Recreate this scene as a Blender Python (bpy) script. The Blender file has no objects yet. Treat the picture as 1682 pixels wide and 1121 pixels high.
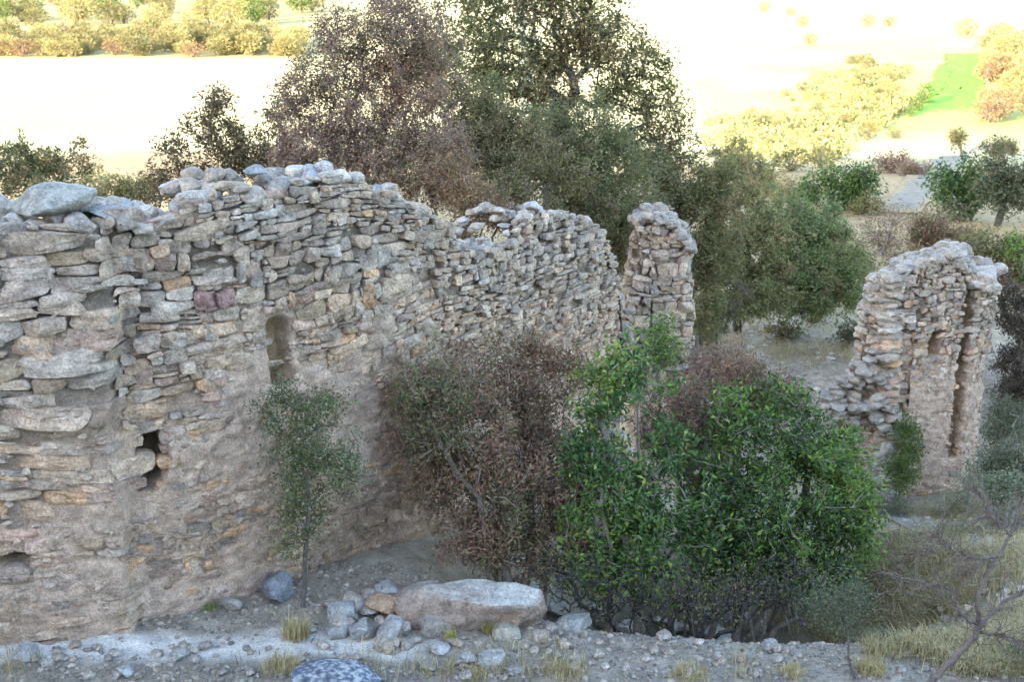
import bpy, math, random
import numpy as np
from mathutils import Vector, kdtree
rng = np.random.default_rng(7)
random.seed(7)
R = math.radians
scene = bpy.context.scene
COL = scene.collection

# ------------------------------------------------------------------ camera, light, exposure
FPX, CX, CY, PITCH, EYE = 2102.0, 841.0, 560.5, R(17.0), 5.0
cam = bpy.data.cameras.new('camera'); cam_o = bpy.data.objects.new('camera', cam); COL.objects.link(cam_o)
cam.sensor_width = 36; cam.lens = FPX / 1682 * 36; cam.clip_start = 0.1; cam.clip_end = 9000
cam_o.location = (0, 0, EYE); cam_o.rotation_euler = (R(90) - PITCH, 0, 0)
cam.dof.use_dof = True; cam.dof.focus_distance = 10.8; cam.dof.aperture_fstop = 4.0
scene.camera = cam_o
SUN_EL, SUN_T = R(13.0), np.array([0.58, 0.81])
sun = bpy.data.lights.new('sun', 'SUN'); sun.energy = 2.8; sun.angle = R(0.5); sun.color = (1.0, 0.87, 0.62)
sun_o = bpy.data.objects.new('sun', sun); COL.objects.link(sun_o)
sun_o.rotation_euler = Vector((SUN_T[0] * math.cos(SUN_EL), SUN_T[1] * math.cos(SUN_EL), -math.sin(SUN_EL))).to_track_quat('-Z', 'Y').to_euler()
world = bpy.data.worlds.new('World'); scene.world = world; world.use_nodes = True
wn = world.node_tree; wn.nodes.clear()
sky = wn.nodes.new('ShaderNodeTexSky'); sky.sky_type = 'NISHITA'; sky.sun_disc = False
sky.sun_elevation = SUN_EL; sky.sun_rotation = math.atan2(-SUN_T[0], -SUN_T[1])
bgn = wn.nodes.new('ShaderNodeBackground'); bgn.inputs[1].default_value = 0.15
wo = wn.nodes.new('ShaderNodeOutputWorld')
wn.links.new(sky.outputs[0], bgn.inputs[0]); wn.links.new(bgn.outputs[0], wo.inputs[0])
vs = scene.view_settings; vs.view_transform = 'Standard'; vs.look = 'None'; vs.exposure = 3.2; vs.gamma = 1
scene.cycles.max_bounces = 6; scene.cycles.diffuse_bounces = 3; scene.cycles.transmission_bounces = 4
scene.cycles.use_denoising = True

# ------------------------------------------------------------------ helpers
def sstep(a, b, x):
    t = np.clip((np.asarray(x, float) - a) / (b - a), 0, 1); return t * t * (3 - 2 * t)

def _h(ix, iy, iz):
    h = (ix * 374761393 + iy * 668265263 + iz * 2147483647 * 3 + 1013904223) & 0xffffffff
    h = ((h ^ (h >> 13)) * 1274126177) & 0xffffffff
    h = ((h ^ (h >> 15)) * 2246822519) & 0xffffffff
    return ((h ^ (h >> 16)) & 0xffffff) / float(0xffffff)

def vnoise(x, y, z=None):
    x = np.asarray(x, float); y = np.asarray(y, float)
    z = np.zeros_like(x) if z is None else np.asarray(z, float)
    ix, iy, iz = np.floor(x).astype(np.int64), np.floor(y).astype(np.int64), np.floor(z).astype(np.int64)
    fx, fy, fz = x - ix, y - iy, z - iz
    fx, fy, fz = fx * fx * (3 - 2 * fx), fy * fy * (3 - 2 * fy), fz * fz * (3 - 2 * fz)
    r = 0
    for dx in (0, 1):
        wx = fx if dx else 1 - fx
        for dy in (0, 1):
            wy = fy if dy else 1 - fy
            for dz in (0, 1):
                wz = fz if dz else 1 - fz
                r = r + wx * wy * wz * _h(ix + dx, iy + dy, iz + dz)
    return r * 2 - 1

def fbm(x, y, z=None, o=4, g=0.5):
    a, s, t = 1.0, 0, 0
    x = np.asarray(x, float); y = np.asarray(y, float)
    for i in range(o):
        f = 2.03 ** i
        s = s + a * vnoise(x * f + 17.3 * i, y * f + 9.1 * i, None if z is None else z * f + 3.7 * i); t += a; a *= g
    return s / t

def ray(px, py):
    a, b = (px - CX) / FPX, (CY - py) / FPX
    return np.array([a, math.cos(PITCH) + b * math.sin(PITCH), -math.sin(PITCH) + b * math.cos(PITCH)])

def P(px, py, Y):
    r = ray(px, py); return np.array([0, 0, EYE]) + r * (Y / r[1])

def ppm(Y, py=560):                    # pixels per metre at a distance
    return FPX * ray(841, py)[1] / Y

def empty(name, loc, label=None, cat=None, group=None):
    o = bpy.data.objects.new(name, None); COL.objects.link(o); o.location = loc; o.empty_display_size = 0.2
    tag(o, label, cat, group); return o

def tag(o, label=None, cat=None, group=None, kind=None):
    for k, v in (('label', label), ('category', cat), ('group', group), ('kind', kind)):
        if v: o[k] = v
    return o

def mesh(name, V, F, mat, parent=None, C=None, smooth=True, loc=None, sharp=None):
    """V (n,3) world coordinates, F list of int arrays (m,3)/(m,4), C per-vertex colour (n,3)"""
    V = np.asarray(V, np.float32)
    off = np.array(parent.location) if parent is not None and parent.type == 'EMPTY' else (np.array(loc) if loc is not None else np.zeros(3))
    if parent is not None and parent.type != 'EMPTY': off = np.array(parent.matrix_world.translation)
    me = bpy.data.meshes.new(name)
    F = [np.asarray(f, np.int32) for f in (F if isinstance(F, (list, tuple)) else [F]) if len(f)]
    me.vertices.add(len(V)); me.vertices.foreach_set('co', (V - off).astype(np.float32).ravel())
    nl = sum(f.size for f in F); npoly = sum(len(f) for f in F)
    me.loops.add(nl); me.loops.foreach_set('vertex_index', np.concatenate([f.ravel() for f in F]))
    me.polygons.add(npoly)
    tot = np.concatenate([np.full(len(f), f.shape[1], np.int32) for f in F])
    st = np.concatenate([[0], np.cumsum(tot)[:-1]]).astype(np.int32)
    me.polygons.foreach_set('loop_start', st)
    me.polygons.foreach_set('use_smooth', np.full(npoly, smooth))
    if C is not None:
        at = me.color_attributes.new('Col', 'FLOAT_COLOR', 'POINT')
        c4 = np.ones((len(V), 4), np.float32); c4[:, :3] = C; at.data.foreach_set('color', c4.ravel())
    me.materials.append(mat); me.update(); me.validate()
    if sharp: me.set_sharp_from_angle(angle=R(sharp))
    o = bpy.data.objects.new(name, me); COL.objects.link(o)
    if parent is not None: o.parent = parent
    else: o.location = off
    return o

def mat_new(name):
    m = bpy.data.materials.new(name); m.use_nodes = True; nt = m.node_tree; nt.nodes.clear()
    out = nt.nodes.new('ShaderNodeOutputMaterial')
    return m, nt, out

def N(nt, typ, **kw):
    n = nt.nodes.new(typ)
    for k, v in kw.items():
        if k.startswith('i_'): n.inputs[int(k[2:])].default_value = v
        else: setattr(n, k, v)
    return n

def ramp(nt, fac, pts):
    n = nt.nodes.new('ShaderNodeValToRGB'); e = n.color_ramp.elements
    while len(e) < len(pts): e.new(0.5)
    for el, (p, c) in zip(e, pts): el.position = p; el.color = (c, c, c, 1) if np.isscalar(c) else (*c, 1)
    nt.links.new(fac, n.inputs[0]); return n.outputs[0]

def mixc(nt, typ, fac, a, b):
    n = nt.nodes.new('ShaderNodeMix'); n.data_type = 'RGBA'; n.blend_type = typ
    for s, v in ((n.inputs[0], fac), (n.inputs[6], a), (n.inputs[7], b)):
        if hasattr(v, 'node'): nt.links.new(v, s)
        else: s.default_value = v
    return n.outputs[2]

def earth_material(name, s1, s2, bump, dist, lichen=0.0, crack=0.0, rough=0.92, contrast=0.35):
    """vertex colour broken up by noise, with grain, pale lichen and pitted bump"""
    m, nt, out = mat_new(name); L = nt.links.new
    at = N(nt, 'ShaderNodeAttribute', attribute_name='Col'); tc = N(nt, 'ShaderNodeTexCoord'); co = tc.outputs['Object']
    n1 = N(nt, 'ShaderNodeTexNoise'); n1.inputs['Scale'].default_value = s1; n1.inputs['Detail'].default_value = 8; n1.inputs['Roughness'].default_value = 0.65
    n2 = N(nt, 'ShaderNodeTexNoise'); n2.inputs['Scale'].default_value = s2; n2.inputs['Detail'].default_value = 6; n2.inputs['Roughness'].default_value = 0.7
    for n in (n1, n2): L(co, n.inputs['Vector'])
    v1 = ramp(nt, n1.outputs[0], [(0.28, 1 - contrast), (0.72, 1 + contrast)])
    v2 = ramp(nt, n2.outputs[0], [(0.3, 1 - contrast), (0.7, 1 + contrast)])
    c = mixc(nt, 'MULTIPLY', 1.0, at.outputs[0], v1); c = mixc(nt, 'MULTIPLY', 1.0, c, v2)
    if lichen:
        n3 = N(nt, 'ShaderNodeTexNoise'); n3.inputs['Scale'].default_value = s1 * 2.3; n3.inputs['Detail'].default_value = 9; n3.inputs['Roughness'].default_value = 0.75; n3.inputs['Distortion'].default_value = 0.6; L(co, n3.inputs['Vector'])
        f = ramp(nt, n3.outputs[0], [(0.52, 0.0), (0.66, lichen)])
        c = mixc(nt, 'MIX', f, c, mixc(nt, 'MIX', 0.5, at.outputs[0], (0.60, 0.575, 0.53, 1)))
        f2 = ramp(nt, n3.outputs[0], [(0.30, lichen), (0.42, 0.0)])
        c = mixc(nt, 'MIX', f2, c, (0.10, 0.095, 0.09, 1))
    b = N(nt, 'ShaderNodeBsdfPrincipled'); b.inputs['Roughness'].default_value = rough; b.inputs['Specular IOR Level'].default_value = 0.2
    L(c, b.inputs['Base Color'])
    h = N(nt, 'ShaderNodeMath', operation='MULTIPLY_ADD', i_1=0.5); L(n2.outputs[0], h.inputs[0]); L(n1.outputs[0], h.inputs[2])
    hs = h.outputs[0]
    if crack:
        vo = N(nt, 'ShaderNodeTexVoronoi', feature='DISTANCE_TO_EDGE'); vo.inputs['Scale'].default_value = s1 * 1.5
        dn = N(nt, 'ShaderNodeVectorMath', operation='MULTIPLY_ADD'); L(n1.outputs['Color'], dn.inputs[0]); dn.inputs[1].default_value = (0.12, 0.12, 0.12); L(co, dn.inputs[2])
        L(dn.outputs[0], vo.inputs['Vector'])
        cr = ramp(nt, vo.outputs['Distance'], [(0.0, 0.0), (0.05, 1.0)])
        h2 = N(nt, 'ShaderNodeMath', operation='MULTIPLY_ADD', i_1=crack); L(cr, h2.inputs[0]); L(hs, h2.inputs[2]); hs = h2.outputs[0]
    bp = N(nt, 'ShaderNodeBump'); bp.inputs['Strength'].default_value = bump; bp.inputs['Distance'].default_value = dist
    L(hs, bp.inputs['Height']); L(bp.outputs[0], b.inputs['Normal']); L(b.outputs[0], out.inputs[0])
    return m

M_STONE = earth_material('limestone', 8, 50, 1.0, 0.045, lichen=0.6, crack=0.08, contrast=0.5)
M_MORTAR = earth_material('lime mortar', 9, 70, 1.0, 0.05, lichen=0.14, contrast=0.42)
M_ROCK = earth_material('fallen rock', 7, 45, 1.0, 0.055, lichen=0.4, crack=0.08, contrast=0.45)
M_GROUND = earth_material('dry stony earth', 5.0, 55, 1.0, 0.05, contrast=0.42)
M_FIELD = M_GROUND

def leaf_material():
    m, nt, out = mat_new('leaf'); L = nt.links.new
    at = N(nt, 'ShaderNodeAttribute', attribute_name='Col')
    tc = N(nt, 'ShaderNodeTexCoord'); nz = N(nt, 'ShaderNodeTexNoise'); nz.inputs['Scale'].default_value = 60; L(tc.outputs['Object'], nz.inputs['Vector'])
    c = mixc(nt, 'MULTIPLY', 1.0, at.outputs[0], ramp(nt, nz.outputs[0], [(0.3, 0.68), (0.7, 1.08)]))
    b = N(nt, 'ShaderNodeBsdfPrincipled'); b.inputs['Roughness'].default_value = 0.55; b.inputs['Specular IOR Level'].default_value = 0.3; L(c, b.inputs['Base Color'])
    t = N(nt, 'ShaderNodeBsdfTranslucent'); L(c, t.inputs[0])
    mx = N(nt, 'ShaderNodeMixShader', i_0=0.22); L(b.outputs[0], mx.inputs[1]); L(t.outputs[0], mx.inputs[2]); L(mx.outputs[0], out.inputs[0])
    return m
M_LEAF = leaf_material()
M_BARK = earth_material('bark', 12, 70, 0.7, 0.01, contrast=0.4)

# ------------------------------------------------------------------ terrain
PIT = [(2.1, 10.5, 1.9, 1.25, 1.5), (0.3, 10.0, 0.8, 0.45, 0.35)]
def terrain(x, y, detail=True):
    x = np.asarray(x, float); y = np.asarray(y, float)
    right = sstep(0.5, 3.5, x)
    z = -2.9 * sstep(9.2, 18.0, y) * (0.45 + 0.55 * right) - 0.1 * sstep(8.5, 9.5, y) * right
    z = z - 0.9 * (1 - right) * sstep(12, 20, y) + 1.1 * sstep(18.8, 21.5, y)
    z = z - 8.6 * sstep(26, 118, y) - 0.6 * sstep(-6, -30, x) * sstep(14, 40, y)
    for (cx, cy, rx, ry, dep) in PIT:
        z = z - dep * np.exp(-(np.abs((x - cx) / rx) ** 3 + np.abs((y - cy) / ry) ** 3))
    z = z + 0.9 * sstep(8.0, 3.0, y)                         # the slope the photographer stands on
    # hill behind the camera: it shades the ruin
    uu = x * SUN_T[0] + y * SUN_T[1]; vv = x * SUN_T[1] - y * SUN_T[0]
    hill = 29.0 * sstep(-2, -52, uu) * sstep(-31.0, -15.0, vv + 1.5 * np.sin(uu * 0.07)) * (1 - 0.15 * sstep(20, 120, vv))
    z = z + hill
    far = sstep(60, 160, y)
    z = z + 1.2 * far * fbm(x / 90, y / 90, o=3)
    z = z + 10.0 * sstep(900, 4000, y) * (1 + fbm(x / 900, y / 900, o=3))
    if detail:
        d = np.hypot(x, y)
        z = z + 0.05 * fbm(x * 0.9, y * 0.9, o=4) + 0.022 * fbm(x * 5, y * 5, o=3) * (d < 40) + 0.25 * sstep(16, 40, d) * fbm(x * 0.22, y * 0.22, o=4)
        z = z + 0.9 * sstep(-4, -25, uu) * fbm(x * 0.13 + 5, y * 0.13, o=4)
    return z

def tz(x, y): return float(terrain(np.array([x]), np.array([y]))[0])
def ground_at(px, py):
    """the point of the ground seen at a pixel"""
    r = ray(px, py); lo, hi = 4.0, 3000.0
    ys = np.geomspace(lo, hi, 4000); zz = terrain(r[0] / r[1] * ys, ys) - (EYE + r[2] / r[1] * ys)
    i = int(np.argmax(zz > 0)) if (zz > 0).any() else len(ys) - 1
    y = ys[i]; x = r[0] / r[1] * y
    return np.array([x, y, tz(x, y)])

def pix_of(x, y, z):
    dx, dy, dz = x, y, z - EYE
    f = dy * math.cos(PITCH) - dz * math.sin(PITCH); up = dy * math.sin(PITCH) + dz * math.cos(PITCH)
    f = np.where(f > 0.05, f, 0.05)
    return CX + FPX * dx / f, CY - FPX * up / f

def blend(c, m, col): return c * (1 - m[:, None]) + np.array(col) * m[:, None]

def ground_colour(x, y, z):
    n = fbm(x * 0.6, y * 0.6, o=4); n2 = fbm(x * 2.7 + 9, y * 2.7, o=4); n3 = fbm(x * 0.05, y * 0.05, o=4)
    c = np.ones((len(x), 3)) * np.array([0.285, 0.24, 0.19])
    c = blend(c, sstep(-0.1, 0.5, n2) * 0.6, (0.37, 0.33, 0.28))
    c = blend(c, sstep(0.05, 0.5, n) * 0.7 * sstep(8.5, 11, y) * np.maximum(sstep(0.8, 2.0, x), sstep(14, 16, y)), (0.33, 0.25, 0.14))          # dry grass
    c = blend(c, sstep(0.2, 0.6, -n) * 0.5, (0.21, 0.18, 0.13))
    mid = sstep(17, 30, y)
    c = blend(c, mid * 0.85, (0.42, 0.28, 0.14))
    c = blend(c, mid * sstep(0.0, 0.5, n) * 0.5, (0.19, 0.17, 0.09))
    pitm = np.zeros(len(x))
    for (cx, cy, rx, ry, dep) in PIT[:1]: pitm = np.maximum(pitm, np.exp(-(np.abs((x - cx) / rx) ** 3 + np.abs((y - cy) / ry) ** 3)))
    c = blend(c, np.clip(pitm, 0, 1) * 0.9 * sstep(0.2, 1.0, x), (0.085, 0.07, 0.052))                              # darkness of the shaded hollow, painted into the ground colour
    rs_ = sstep(2.2, 3.2, x) * sstep(8.3, 9.2, y) * sstep(17, 14, y)
    c = blend(c, rs_ * (0.45 + 0.4 * n2), (0.22, 0.175, 0.095))
    # the dusty trodden strip in front of the wall
    f = sstep(-0.35, -0.9, x + 0.35 * n2) * sstep(8.2, 8.34, y + 0.12 * n) * sstep(8.82, 8.62, y + 0.1 * n2)
    c = blend(c, f * 0.85, (0.66, 0.62, 0.58))
    # valley floor
    px, py = pix_of(x, y, z)
    far = sstep(45, 70, y)
    c = blend(c, far * 0.9, (0.52, 0.43, 0.24))
    c = blend(c, far * sstep(0.0, 0.45, fbm(x * 0.09 + 3, y * 0.05, o=5)) * 0.5, (0.40, 0.34, 0.15))
    scrub = far * sstep(-0.1, 0.25, n3 + 0.4 * fbm(x * 0.2, y * 0.2, o=3)) * sstep(300, 230, y) * sstep(8, 25, x)
    c = blend(c, scrub * 0.6, (0.36, 0.33, 0.12))
    rt = sstep(1180, 1420, px + 60 * n3) * sstep(60, 140, py + 20 * n) * sstep(250, 190, py) * (y > 40)
    c = blend(c, rt * 0.8, (0.36, 0.36, 0.10))
    lf = sstep(700, 500, px) * sstep(100, 88, py + 2 * n) * (y > 100)
    c = blend(c, lf * 0.75 * sstep(-0.3, 0.2, n3 + 0.25), (0.36, 0.29, 0.11))
    hl = sstep(-10, -25, x * SUN_T[0] + y * SUN_T[1])
    c = blend(c, hl * 0.7, (0.24, 0.21, 0.12))
    return np.clip(c, 0.02, 0.8)

def grid_axis(segs):
    a = [segs[0][0]]
    for (s0, s1, step) in segs:
        n = max(1, int(round((s1 - s0) / step))); a += list(np.linspace(s0, s1, n + 1)[1:])
    return np.array(a)

gx = np.concatenate([-np.geomspace(5000, 26, 70), grid_axis([(-26, -9, 0.5), (-9, -5, 0.16), (-5, 5.2, 0.035), (5.2, 9, 0.1), (9, 30, 0.4)]), np.geomspace(31, 5000, 70)])
gy = np.concatenate([-np.geomspace(3000, 130, 12), grid_axis([(-125, 0, 2.2), (0, 7.2, 0.25), (7.2, 11.5, 0.035), (11.5, 24, 0.1), (24, 60, 0.4)]), np.geomspace(60.6, 7000, 190)])
GX, GY = np.meshgrid(gx, gy); gxf, gyf = GX.ravel(), GY.ravel(); gzf = terrain(gxf, gyf)
nx, ny = len(gx), len(gy)
ii = np.arange(nx * ny).reshape(ny, nx)
gq = np.stack([ii[:-1, :-1], ii[:-1, 1:], ii[1:, 1:], ii[1:, :-1]], -1).reshape(-1, 4)
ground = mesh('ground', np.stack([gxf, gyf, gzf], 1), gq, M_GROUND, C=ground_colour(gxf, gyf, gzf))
tag(ground, kind='structure')

GZ = gzf.reshape(ny, nx)
def terrain(x, y, detail=True):                              # from here on: the ground sheet itself
    x = np.asarray(x, float); y = np.asarray(y, float)
    i = np.clip(np.searchsorted(gx, x) - 1, 0, nx - 2); j = np.clip(np.searchsorted(gy, y) - 1, 0, ny - 2)
    fx = np.clip((x - gx[i]) / (gx[i + 1] - gx[i]), 0, 1); fy = np.clip((y - gy[j]) / (gy[j + 1] - gy[j]), 0, 1)
    return (GZ[j, i] * (1 - fx) + GZ[j, i + 1] * fx) * (1 - fy) + (GZ[j + 1, i] * (1 - fx) + GZ[j + 1, i + 1] * fx) * fy

def strip(name, pts, widths, col, lift=0.006, n=120, m=12):
    """a band of bare earth laid over the terrain, its colour fading raggedly into the ground at both sides"""
    pts = np.array(pts, float); t = np.linspace(0, len(pts) - 1, n)
    X = np.interp(t, range(len(pts)), pts[:, 0]); Y = np.interp(t, range(len(pts)), pts[:, 1]); Wd = np.interp(t, range(len(pts)), widths)
    for _ in range(4):
        X[1:-1] = (X[:-2] + 2 * X[1:-1] + X[2:]) / 4; Y[1:-1] = (Y[:-2] + 2 * Y[1:-1] + Y[2:]) / 4
    dx, dy = np.gradient(X), np.gradient(Y); l = np.hypot(dx, dy); nxv, nyv = -dy / l, dx / l
    s = np.linspace(-1, 1, m)
    x = (X[:, None] + nxv[:, None] * Wd[:, None] * s).ravel(); y = (Y[:, None] + nyv[:, None] * Wd[:, None] * s).ravel()
    z = terrain(x, y) + lift
    e = np.abs(np.tile(s, n)) + 0.3 * fbm(x * 1.2, y * 1.2, o=3)
    endt = np.repeat(np.minimum(np.linspace(0, 1, n), np.linspace(1, 0, n)), m)
    c = blend(ground_colour(x, y, z), sstep(0.95, 0.55, e) * 0.9 * sstep(0, 0.06, endt), col)
    ii = np.arange(n * m).reshape(n, m)
    q = np.stack([ii[:-1, :-1], ii[:-1, 1:], ii[1:, 1:], ii[1:, :-1]], -1).reshape(-1, 4)[:, ::-1]
    return tag(mesh(name, np.stack([x, y, z], 1), q, M_GROUND, C=c), kind='structure')

g = [ground_at(*p)[:2] for p in ((1478, 352), (1500, 325), (1525, 298), (1545, 275), (1590, 250), (1650, 232))]
strip('dirt_path', g, [0.55, 0.7, 0.8, 0.9, 1.0, 1.0], (0.27, 0.225, 0.185), lift=0.05)
g = [ground_at(*p)[:2] for p in ((1435, 838), (1480, 850), (1530, 872), (1570, 890), (1640, 935), (1720, 960))]
strip('footpath', g, [0.25, 0.28, 0.26, 0.24, 0.25, 0.25], (0.29, 0.265, 0.25), lift=0.02)
# green irrigated field
fc = [ground_at(*p) for p in ((1500, 200), (1612, 192), (1618, 84), (1548, 84), (1518, 130))]
def field(name, corners, col, lift):
    c = np.array(corners)[:, :2]; cen = c.mean(0); rings = 26; n = 160
    t = np.linspace(0, len(c), n, endpoint=False); b = np.stack([np.interp(t, range(len(c) + 1), np.append(c[:, k], c[0, k])) for k in (0, 1)], 1)
    b = b + 0.8 * np.stack([vnoise(t * 3, t), vnoise(t, t * 3 + 9)], 1)
    V = np.concatenate([cen + (b - cen) * s for s in np.linspace(0.02, 1, rings)])
    V = V + 0.5 * np.stack([vnoise(V[:, 0] * .6, V[:, 1] * .6), vnoise(V[:, 0] * .6 + 9, V[:, 1] * .6)], 1)
    z = terrain(V[:, 0], V[:, 1]) + lift - 0.5 * np.repeat(sstep(0.86, 1.0, np.linspace(0.02, 1, rings)), n)
    ii = np.arange(rings * n).reshape(rings, n); jj = np.roll(ii, -1, 1)
    q = np.stack([ii[:-1], ii[1:], jj[1:], jj[:-1]], -1).reshape(-1, 4)
    C = np.array(col) * (1 + 0.25 * fbm(V[:, 0] * 0.5, V[:, 1] * 0.1, o=3) + 0.12 * np.sin(V[:, 0] * 5.2 + 0.1 * V[:, 1]))[:, None]
    C = blend(C, np.clip(np.repeat(sstep(0.8, 1.0, np.linspace(0.02, 1, rings)), n) + 0.5 * fbm(V[:, 0], V[:, 1], o=3) * np.repeat(np.linspace(0, 1, rings) > .7, n), 0, 1), (0.42, 0.38, 0.16))
    return tag(mesh(name, np.c_[V, z], q, M_GROUND, C=C), kind='structure')
field('crop_field', fc, (0.17, 0.36, 0.035), 0.12)

# ------------------------------------------------------------------ rocks
def ico(sub):
    import bmesh
    bm = bmesh.new(); bmesh.ops.create_icosphere(bm, subdivisions=sub, radius=1)
    v = np.array([p.co for p in bm.verts]); f = np.array([[q.index for q in p.verts] for p in bm.faces]); bm.free()
    return v, f
ICO = {k: ico(k) for k in (1, 2, 3, 4, 5)}

def rock_shape(sub, seed, cuts=11, rough=0.06, lo=0.55, hi=0.85, boxy=0.0, slab=()):
    r = np.random.default_rng(seed); v, f = ICO[sub]; v = v.copy()
    if boxy: v = v / np.abs(v).max(1)[:, None] ** boxy
    for _ in range(cuts):
        n = r.normal(size=3); n /= np.linalg.norm(n); d = r.uniform(lo, hi)
        s = v @ n - d; v -= np.where(s > 0, s, 0)[:, None] * n * 0.97
    for (n, d) in slab:
        n = np.array(n, float); n /= np.linalg.norm(n); s = v @ n - d; v -= np.where(s > 0, s, 0)[:, None] * n * 0.95
    o = r.uniform(-50, 50, 3)
    l = np.linalg.norm(v, axis=1)[:, None]
    k = fbm(v[:, 0] * 2 + o[0], v[:, 1] * 2 + o[1], v[:, 2] * 2 + o[2], o=4)
    v = v * (1 + rough * 1.6 * k[:, None])
    v /= np.abs(v).max(0)
    return v, f

def rot(yaw, pitch=0, roll=0):
    cy, sy, cp, sp, cr, sr = math.cos(yaw), math.sin(yaw), math.cos(pitch), math.sin(pitch), math.cos(roll), math.sin(roll)
    return np.array([[cy, -sy, 0], [sy, cy, 0], [0, 0, 1]]) @ np.array([[cp, 0, sp], [0, 1, 0], [-sp, 0, cp]]) @ np.array([[1, 0, 0], [0, cr, -sr], [0, sr, cr]])

GREYS = np.array([1.15, 1.03, 0.94]) * np.array([(0.36, 0.34, 0.32), (0.41, 0.39, 0.37), (0.32, 0.305, 0.295), (0.38, 0.35, 0.315), (0.43, 0.405, 0.38), (0.35, 0.33, 0.31), (0.39, 0.34, 0.285)])
WARMS = np.array([1.30, 1.16, 1.13]) * np.array([(0.44, 0.345, 0.25), (0.41, 0.315, 0.225), (0.46, 0.37, 0.27), (0.40, 0.335, 0.265), (0.37, 0.31, 0.26), (0.45, 0.31, 0.19), (0.38, 0.28, 0.22)])

class Acc:
    def __init__(s): s.V, s.F, s.C, s.n = [], [], [], 0
    def add(s, v, f, c):
        s.V.append(v); s.F.append(f + s.n); s.C.append(np.broadcast_to(c, (len(v), 3)) if np.ndim(c) == 1 else c); s.n += len(v)
    def build(s, name, mat, parent=None, smooth=True, loc=None):
        k3 = [f for f in s.F if f.shape[1] == 3]; k4 = [f for f in s.F if f.shape[1] == 4]
        fs = [np.concatenate(k) for k in (k3, k4) if k]
        return mesh(name, np.concatenate(s.V), fs, mat, parent, np.concatenate(s.C), smooth, loc, sharp=24 if smooth else None)

def add_rock(acc, c, size, R3, col, sub=3, seed=0, **kw):
    kw = dict(dict(boxy=0.5, cuts=9, lo=0.62, hi=1.05, rough=0.08), **kw)
    v, f = rock_shape(sub, seed, **kw)
    acc.add((v * np.array(size)) @ R3.T + np.array(c), f, np.array(col))

CHINK = [rock_shape(2, 9000 + k, cuts=9, lo=.45, hi=.8) for k in range(24)]

# ------------------------------------------------------------------ masonry
class Path:
    def __init__(s, pts, closed=False, smooth=2, step=0.03):
        p = np.array(pts, float)
        for _ in range(smooth):
            a, b = (p, np.roll(p, -1, 0)) if closed else (p[:-1], p[1:])
            q = np.stack([a * .8 + b * .2, a * .2 + b * .8], 1).reshape(-1, 2)
            p = q if closed else np.concatenate([p[:1], q, p[-1:]])
        if closed: p = np.concatenate([p, p[:1]])
        d = np.r_[0, np.cumsum(np.hypot(*np.diff(p, axis=0).T))]; s.L = d[-1]
        n = int(s.L / step) + 2; s.u = np.linspace(0, s.L, n); s.x = np.interp(s.u, d, p[:, 0]); s.y = np.interp(s.u, d, p[:, 1])
        tx, ty = np.gradient(s.x), np.gradient(s.y)
        k = np.ones(5) / 5
        if n > 12: tx = np.convolve(np.pad(tx, 2, 'edge'), k, 'valid'); ty = np.convolve(np.pad(ty, 2, 'edge'), k, 'valid')
        l = np.hypot(tx, ty); s.nx, s.ny = ty / l, -tx / l
    def at(s, u):
        return tuple(np.interp(u, s.u, q) for q in (s.x, s.y, s.nx, s.ny))
    def hit(s, px, py, umax=None):
        """(u, z) where the ray through a pixel meets the wall face"""
        r = ray(px, py); az = np.arctan2(s.x, s.y); t = math.atan2(r[0], r[1])
        m = s.u <= (umax or s.L); i = int(np.argmin(np.abs(az[m] - t)))
        return s.u[i], EYE + r[2] / r[1] * s.y[i]

def clip_poly(poly, nx_, ny_, d):
    out = []; m = len(poly)
    for i in range(m):
        a, b = poly[i], poly[(i + 1) % m]; da, db = a[0] * nx_ + a[1] * ny_ - d, b[0] * nx_ + b[1] * ny_ - d
        if da <= 0: out.append(a)
        if (da < 0 < db) or (db < 0 < da):
            t = da / (da - db); out.append((a[0] + t * (b[0] - a[0]), a[1] + t * (b[1] - a[1])))
    return out

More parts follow.
